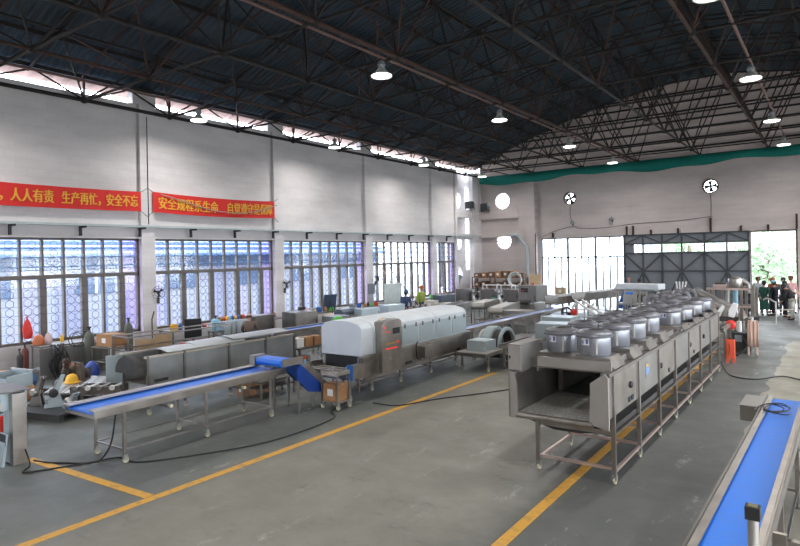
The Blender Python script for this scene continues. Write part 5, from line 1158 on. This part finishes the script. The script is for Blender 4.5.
t = thing('hand_wheel', 'dark hand wheel on a stand under the trough conveyors', 'wheel', (-8.35, 22.3, 0)); MB().tube([(.2*math.cos(a*PI/12), 0, .9+.2*math.sin(a*PI/12)) for a in range(25)], .025, 8).bar((-.2, 0, .9), (.2, 0, .9), .03).bar((0, 0, .7), (0, 0, 1.1), .03).build('rim', BLACK, t); MB().tube([(0, .05, 0), (0, .05, .9)], .03, 8).build('post', STEEL, t)
simple('red_valve', 'small red valve body between the trough conveyors and drums', 'valve', MB().tube([(0, 0, 0), (0, 0, .95)], .025, 8, STEEL).lathe([(0, .9), (.12, .95), (.13, 1.08), (.05, 1.15), (0, 1.15)], n=14), RED, (-7.7, 21.3, 0), smooth=True)
for k, (x, y, l) in enumerate(((-8.6, 23.5, 'left'), (-7.9, 23.9, 'centre'), (-7.55, 22.9, 'right'))):
    t = thing('pump_unit', 'small pump with white cap and dark motor in the pump group, %s' % l, 'pump', (x, y, 0), .4*k)
    MB().box(-.2, .2, -.25, .25, .5, .55).build('base', STEEL, t); MB().lathe([(0, -.25), (.11, -.25), (.12, .15), (.05, .2), (0, .2)], (0, 0, .68), 16, 'y').build('motor', BLACK if k != 1 else LBLUE, t, smooth=True); MB().tube([(0, .1, .7), (0, .2, 1.0), (.1, .2, 1.15)], .05, 10).build('outlet', WHT, t, smooth=True)
    for i in (-.17, .17):
        for j in (-.2, .2): leg(t, i, j, .5)
# frame machine with white top
t = thing('framed_machine', 'tall framed machine with long pale top cover before the gate', 'machine', (-6.2, 24.9, 0), R(-8))
MB().prism([(-.45, 1.62), (.45, 1.62), (.42, 1.86), (-.42, 1.86)], 'y', -.0, .5).build('cover_end', FILM, t)
MB().box(-.95, .75, -.35, .35, 1.68, 1.90).build('top_cover', WHITEP, t, bevel=.02)
MB().box(-.9, .7, -.3, .3, 1.05, 1.12).box(-.9, .7, -.3, .3, .5, .55).build('deck', STEEL, t)
for x in (-.9, .0, .7):
    for y in (-.32, .32): leg(t, x, y, 1.62, .08)
MB().box(-.7, -.3, -.28, .2, 1.12, 1.45).build('gear_box', STEELB, t, bevel=.01); MB().box(.1, .5, -.25, .2, 1.12, 1.4).build('gear_box', STEELB, t, bevel=.01)
MB().lathe([(0, 0), (.12, 0), (.14, .05), (.06, .12), (.06, .2), (0, .2)], (-1.05, .0, 1.66), 14).build('cap', WHT, t, smooth=True); MB().box(-1.2, -.95, -.2, .2, 1.55, 1.66).build('bracket', STEEL, t)
t = thing('spray_head', 'white multi-pipe head at the right end of the pale top cover', 'machine', (-4.95, 25.7, 0)); mb = MB()
for k in range(4): mb.tube([(.1*k-.15, 0, 1.5), (.1*k-.15, 0, 1.75), (.12*k-.15, -.1, 1.95)], .03, 8)
mb.build('pipe', WHT, t, smooth=True); MB().box(-.3, .3, -.15, .15, 1.35, 1.5).build('manifold', STEELD, t)
for i in (-.25, .25):
    for j in (-.12, .12): leg(t, i, j, 1.36)
# second blower line with dark elbows
t = thing('elbow_blower_line', 'second blower line with a row of dark curved elbow ducts', 'dryer', (-4.65, 20.2, 0), R(-4)); 
MB().box(-.6, .6, 0, 5.2, .9, 1.40).build('body', STEEL, t, bevel=.01)
for k in range(5):
    for x in (-.24, .20):
        y = .5+.95*k; e = MB().tube([(x-.12, y, 1.40), (x-.12, y, 1.58), (x-.08, y, 1.68), (x+.02, y, 1.72), (x+.12, y, 1.67), (x+.15, y, 1.56)], .095, 14).build('elbow_duct', RIMM, t, smooth=True)
        MB().lathe([(.095, 0), (.12, 0), (.12, .03), (.095, .03)], (x-.12, y, 1.5), 16).build('flange', DRUM, e)
for y in (.2, 1.8, 3.4, 5.0):
    for x in (-.55, .55): leg(t, x, y, .92, .05, 'caster')
t = thing('slanted_chute', 'long slanting stainless chute right of the dark elbow ducts', 'chute', (-3.2, 22.4, 0), R(-12)); MB().bar((-1.2, 1.4, 1.68), (.5, -.2, 1.25), .35, .05).bar((-1.25, 1.6, 1.76), (.45, -.05, 1.33), .03, .1).bar((-1.1, 1.2, 1.74), (.6, -.35, 1.3), .03, .1).build('chute_plate', STEELB, t)
for x, y, z in ((-1.1, 1.3, 1.62), (.35, -.1, 1.22)): leg(t, x, y, z, .06)
MB().lathe([(0, -.08), (.2, -.08), (.2, .08), (0, .08)], (.5, -.25, 1.15), 20, 'y').lathe([(0, -.1), (.07, -.1), (.07, .1), (0, .1)], (.5, -.25, 1.15), 14, 'y', BLACK).build('drum_end', STEELB, t, smooth=True)
# gantry with hopper
t = thing('hopper_gantry', 'stainless gantry with round hopper left of the doorway people', 'gantry', (-3.3, 26.3, 0), R(-4))
for x in (-.7, -.2, .45, .8):
    for y in (-.45, .45): leg(t, x, y, 1.72, .09)
for z in (1.72, 1.05): MB().box(-.75, .85, -.5, -.42, z-.08, z).build('beam', mat('warm_steel', (.5, .4, .4)), t); MB().box(-.75, .85, .42, .5, z-.08, z).build('beam', STEEL, t)
MB().box(-.55, -.1, -.3, .3, 1.72, 1.84).box(-.5, -.15, -.2, .2, 1.84, 1.9, DARK).build('drive_box', mat('warm_steel', (.5, .4, .4)), t)
MB().lathe([(.08, 1.30), (.22, 1.72), (.27, 1.92), (.25, 2.06), (.14, 2.12), (0, 2.13)], (.18, 0, 0), 26).build('hopper', STEEL, t, smooth=True)
MB().tube([(.40, 0, 2.0), (.6, 0, 1.85), (.65, 0, 1.5)], .09, 12).build('duct', STEELB, t, smooth=True)
for x in (-.05, .2): MB().tube([(x, -.2, .6), (x, -.2, 1.65)], .09, 14).build('cylinder', STEELB if x < 0 else LBLUE, t, smooth=True)
MB().prism([(-.7, .55), (-.1, .95), (.3, .95), (.5, .55)], 'y', -.45, .45).build('feed_guard', mat('pinkish_steel', (.62, .53, .49)), t)
simple('steel_post', 'thick steel post at the left edge of the doorway people', 'post', MB().box(-.06, .06, -.06, .06, 0, 1.85).box(-.12, .12, -.12, .12, 0, .02), STEEL, (-2.47, 25.4, 0))
t = thing('guard_rail', 'low grey pipe guard rail in front of the people in the doorway', 'rail', (-2.05, 29.6, 0)); MB().tube(smoothpath([(-.45, 0, 1.02), (-.3, 0, 1.08), (-.1, 0, .98), (0, 0, .9)]), .03, 8).tube([(-.0, 0, .62), (1.6, .3, .62)], .03, 8).build('rail', STEELB, t, smooth=True)
for x in (0, .8, 1.6): MB().tube([(x, x*.19, 0), (x, x*.19, .95 if x == 0 else .62)], .03, 8).build('post', STEELB, t)
simple('blue_drum', 'blue and white drum at the right edge behind the off-white trousers', 'drum', MB().lathe([(0, 0), (.22, 0), (.22, .2), (.23, .21), (.23, .4), (.22, .41), (.22, .62), (0, .62)], n=20).lathe([(.231, .24), (.233, .25), (.233, .36), (.231, .37)], n=20, m=WHT), mat('crate_blue', (.02, .16, .6)), (-1.1, 31.4, 0), smooth=True)
# welding corner at the end of the blower line
conveyor('short stainless roller table at the far end of the blower line', (-2.95, 18.9, 0), .75, 1.5, .98, [.2, 1.3], DARK)
t = thing('white_guards', 'two white curved guard plates on the roller table stand', 'guard', (-2.9, 21.6, 0)); MB().prism([(-.5, 1.18), (-.15, 1.0), (.02, 1.35), (-.05, 1.42), (-.2, 1.22)], 'y', -.05, .05).prism([(.12, 1.05), (.28, 1.02), (.40, 1.45), (.26, 1.5), (.12, 1.25)], 'y', -.05, .05).build('plate', WHT, t, bevel=.01); MB().box(-.5, .4, -.04, .04, .9, 1.05).build('mount', DARK, t)
for x in (-.4, .3): leg(t, x, 0, .92)
t = thing('pedestal_motor', 'red round motor on a black stand beside the blower line end', 'motor', (-2.58, 20.4, 0)); MB().lathe([(0, -.12), (.10, -.12), (.14, -.07), (.14, .08), (.08, .13), (0, .13)], (0, 0, .92), 20, 'y').build('motor_body', RED, t, smooth=True); MB().tube([(0, 0, 0), (0, 0, .8)], .03, 8).box(-.2, .2, -.03, .03, 0, .04).box(-.03, .03, -.2, .2, 0, .04).build('stand', BLACK, t)
t = thing('orange_tank', 'orange box-shaped tank on two feet beside the blower line end', 'tank', (-2.45, 19.25, 0), R(10)); MB().box(-.12, .12, -.11, .11, .10, .64).build('tank_body', ORANGE, t, bevel=.03); MB().box(-.11, -.04, -.10, .10, 0, .11).box(.04, .11, -.10, .10, 0, .11).build('foot', ORANGE, t); MB().tube(smoothpath([(-.06, -.12, .55), (-.02, -.13, .4), (-.06, -.12, .2)]), .008, 6).box(-.04, .04, -.05, .05, .66, .69).build('handle', BLACK, t)
t = thing('welding_machine', 'black welding machine with cables between red motor and apron chair', 'welder', (-2.45, 21.3, 0)); MB().box(-.25, .25, -.3, .3, .12, .62).build('case', BLACK, t, bevel=.02); MB().tube(smoothpath([(.1, -.3, .5), (.25, -.5, .3), (.1, -.6, .05), (-.2, -.6, .03), (-.25, -.35, .4)]), .022, 6).build('hose', BLACK, t); MB().lathe([(0, -.3), (.1, -.3), (.1, -.24), (0, -.24)], (0, .1, .11), 14, 'x').lathe([(0, .24), (.1, .24), (.1, .3), (0, .3)], (0, .1, .11), 14, 'x').box(-.25, .25, -.28, -.22, 0, .13).build('wheel', DARK, t); MB().box(-.1, .1, -.31, -.3, .35, .55).build('front_plate', GREYP, t); MB().tube([(.0, 0, .62), (0, 0, .95)], .07, 12, WHT).build('reel', BLACK, t)
t = thing('apron_chair', 'stool frame draped with a long tan leather apron', 'stool', (-2.06, 20.9, 0), R(10))
for x in (-.11, .11):
    for y in (-.12, .12): MB().box(x-.02, x+.02, y-.02, y+.02, 0, .95).build('leg', mat('pale_wood', (.55, .42, .33)), t)
MB().box(-.13, .13, -.15, .15, .95, .98).build('top', DARK, t)
mb = MB(); vs = []; N = 8
for q in range(N+1):
    x = -.14+.28*q/N; w = .02*math.sin(q*2.1)
    for z, yy_, f in ((1.02, .16, .8), (1.04, -.14, .85), (.9, -.19, 1), (.55, -.20, .85), (.25, -.19, 1.05)): vs.append((x*f, yy_+w, z))
mb.faces(vs, [(q*5+j, (q+1)*5+j, (q+1)*5+j+1, q*5+j+1) for q in range(N) for j in range(4)]); a = mb.build('apron', LEATHER, t, smooth=True); a.modifiers.new('th', 'SOLIDIFY').thickness = .015
MB().cbox((.08, -.05, 1.10), (.2, .16, .1), m=BLACK).cbox((.0, -.08, 1.08), (.05, .2, .13)).build('glove', WHT, t)
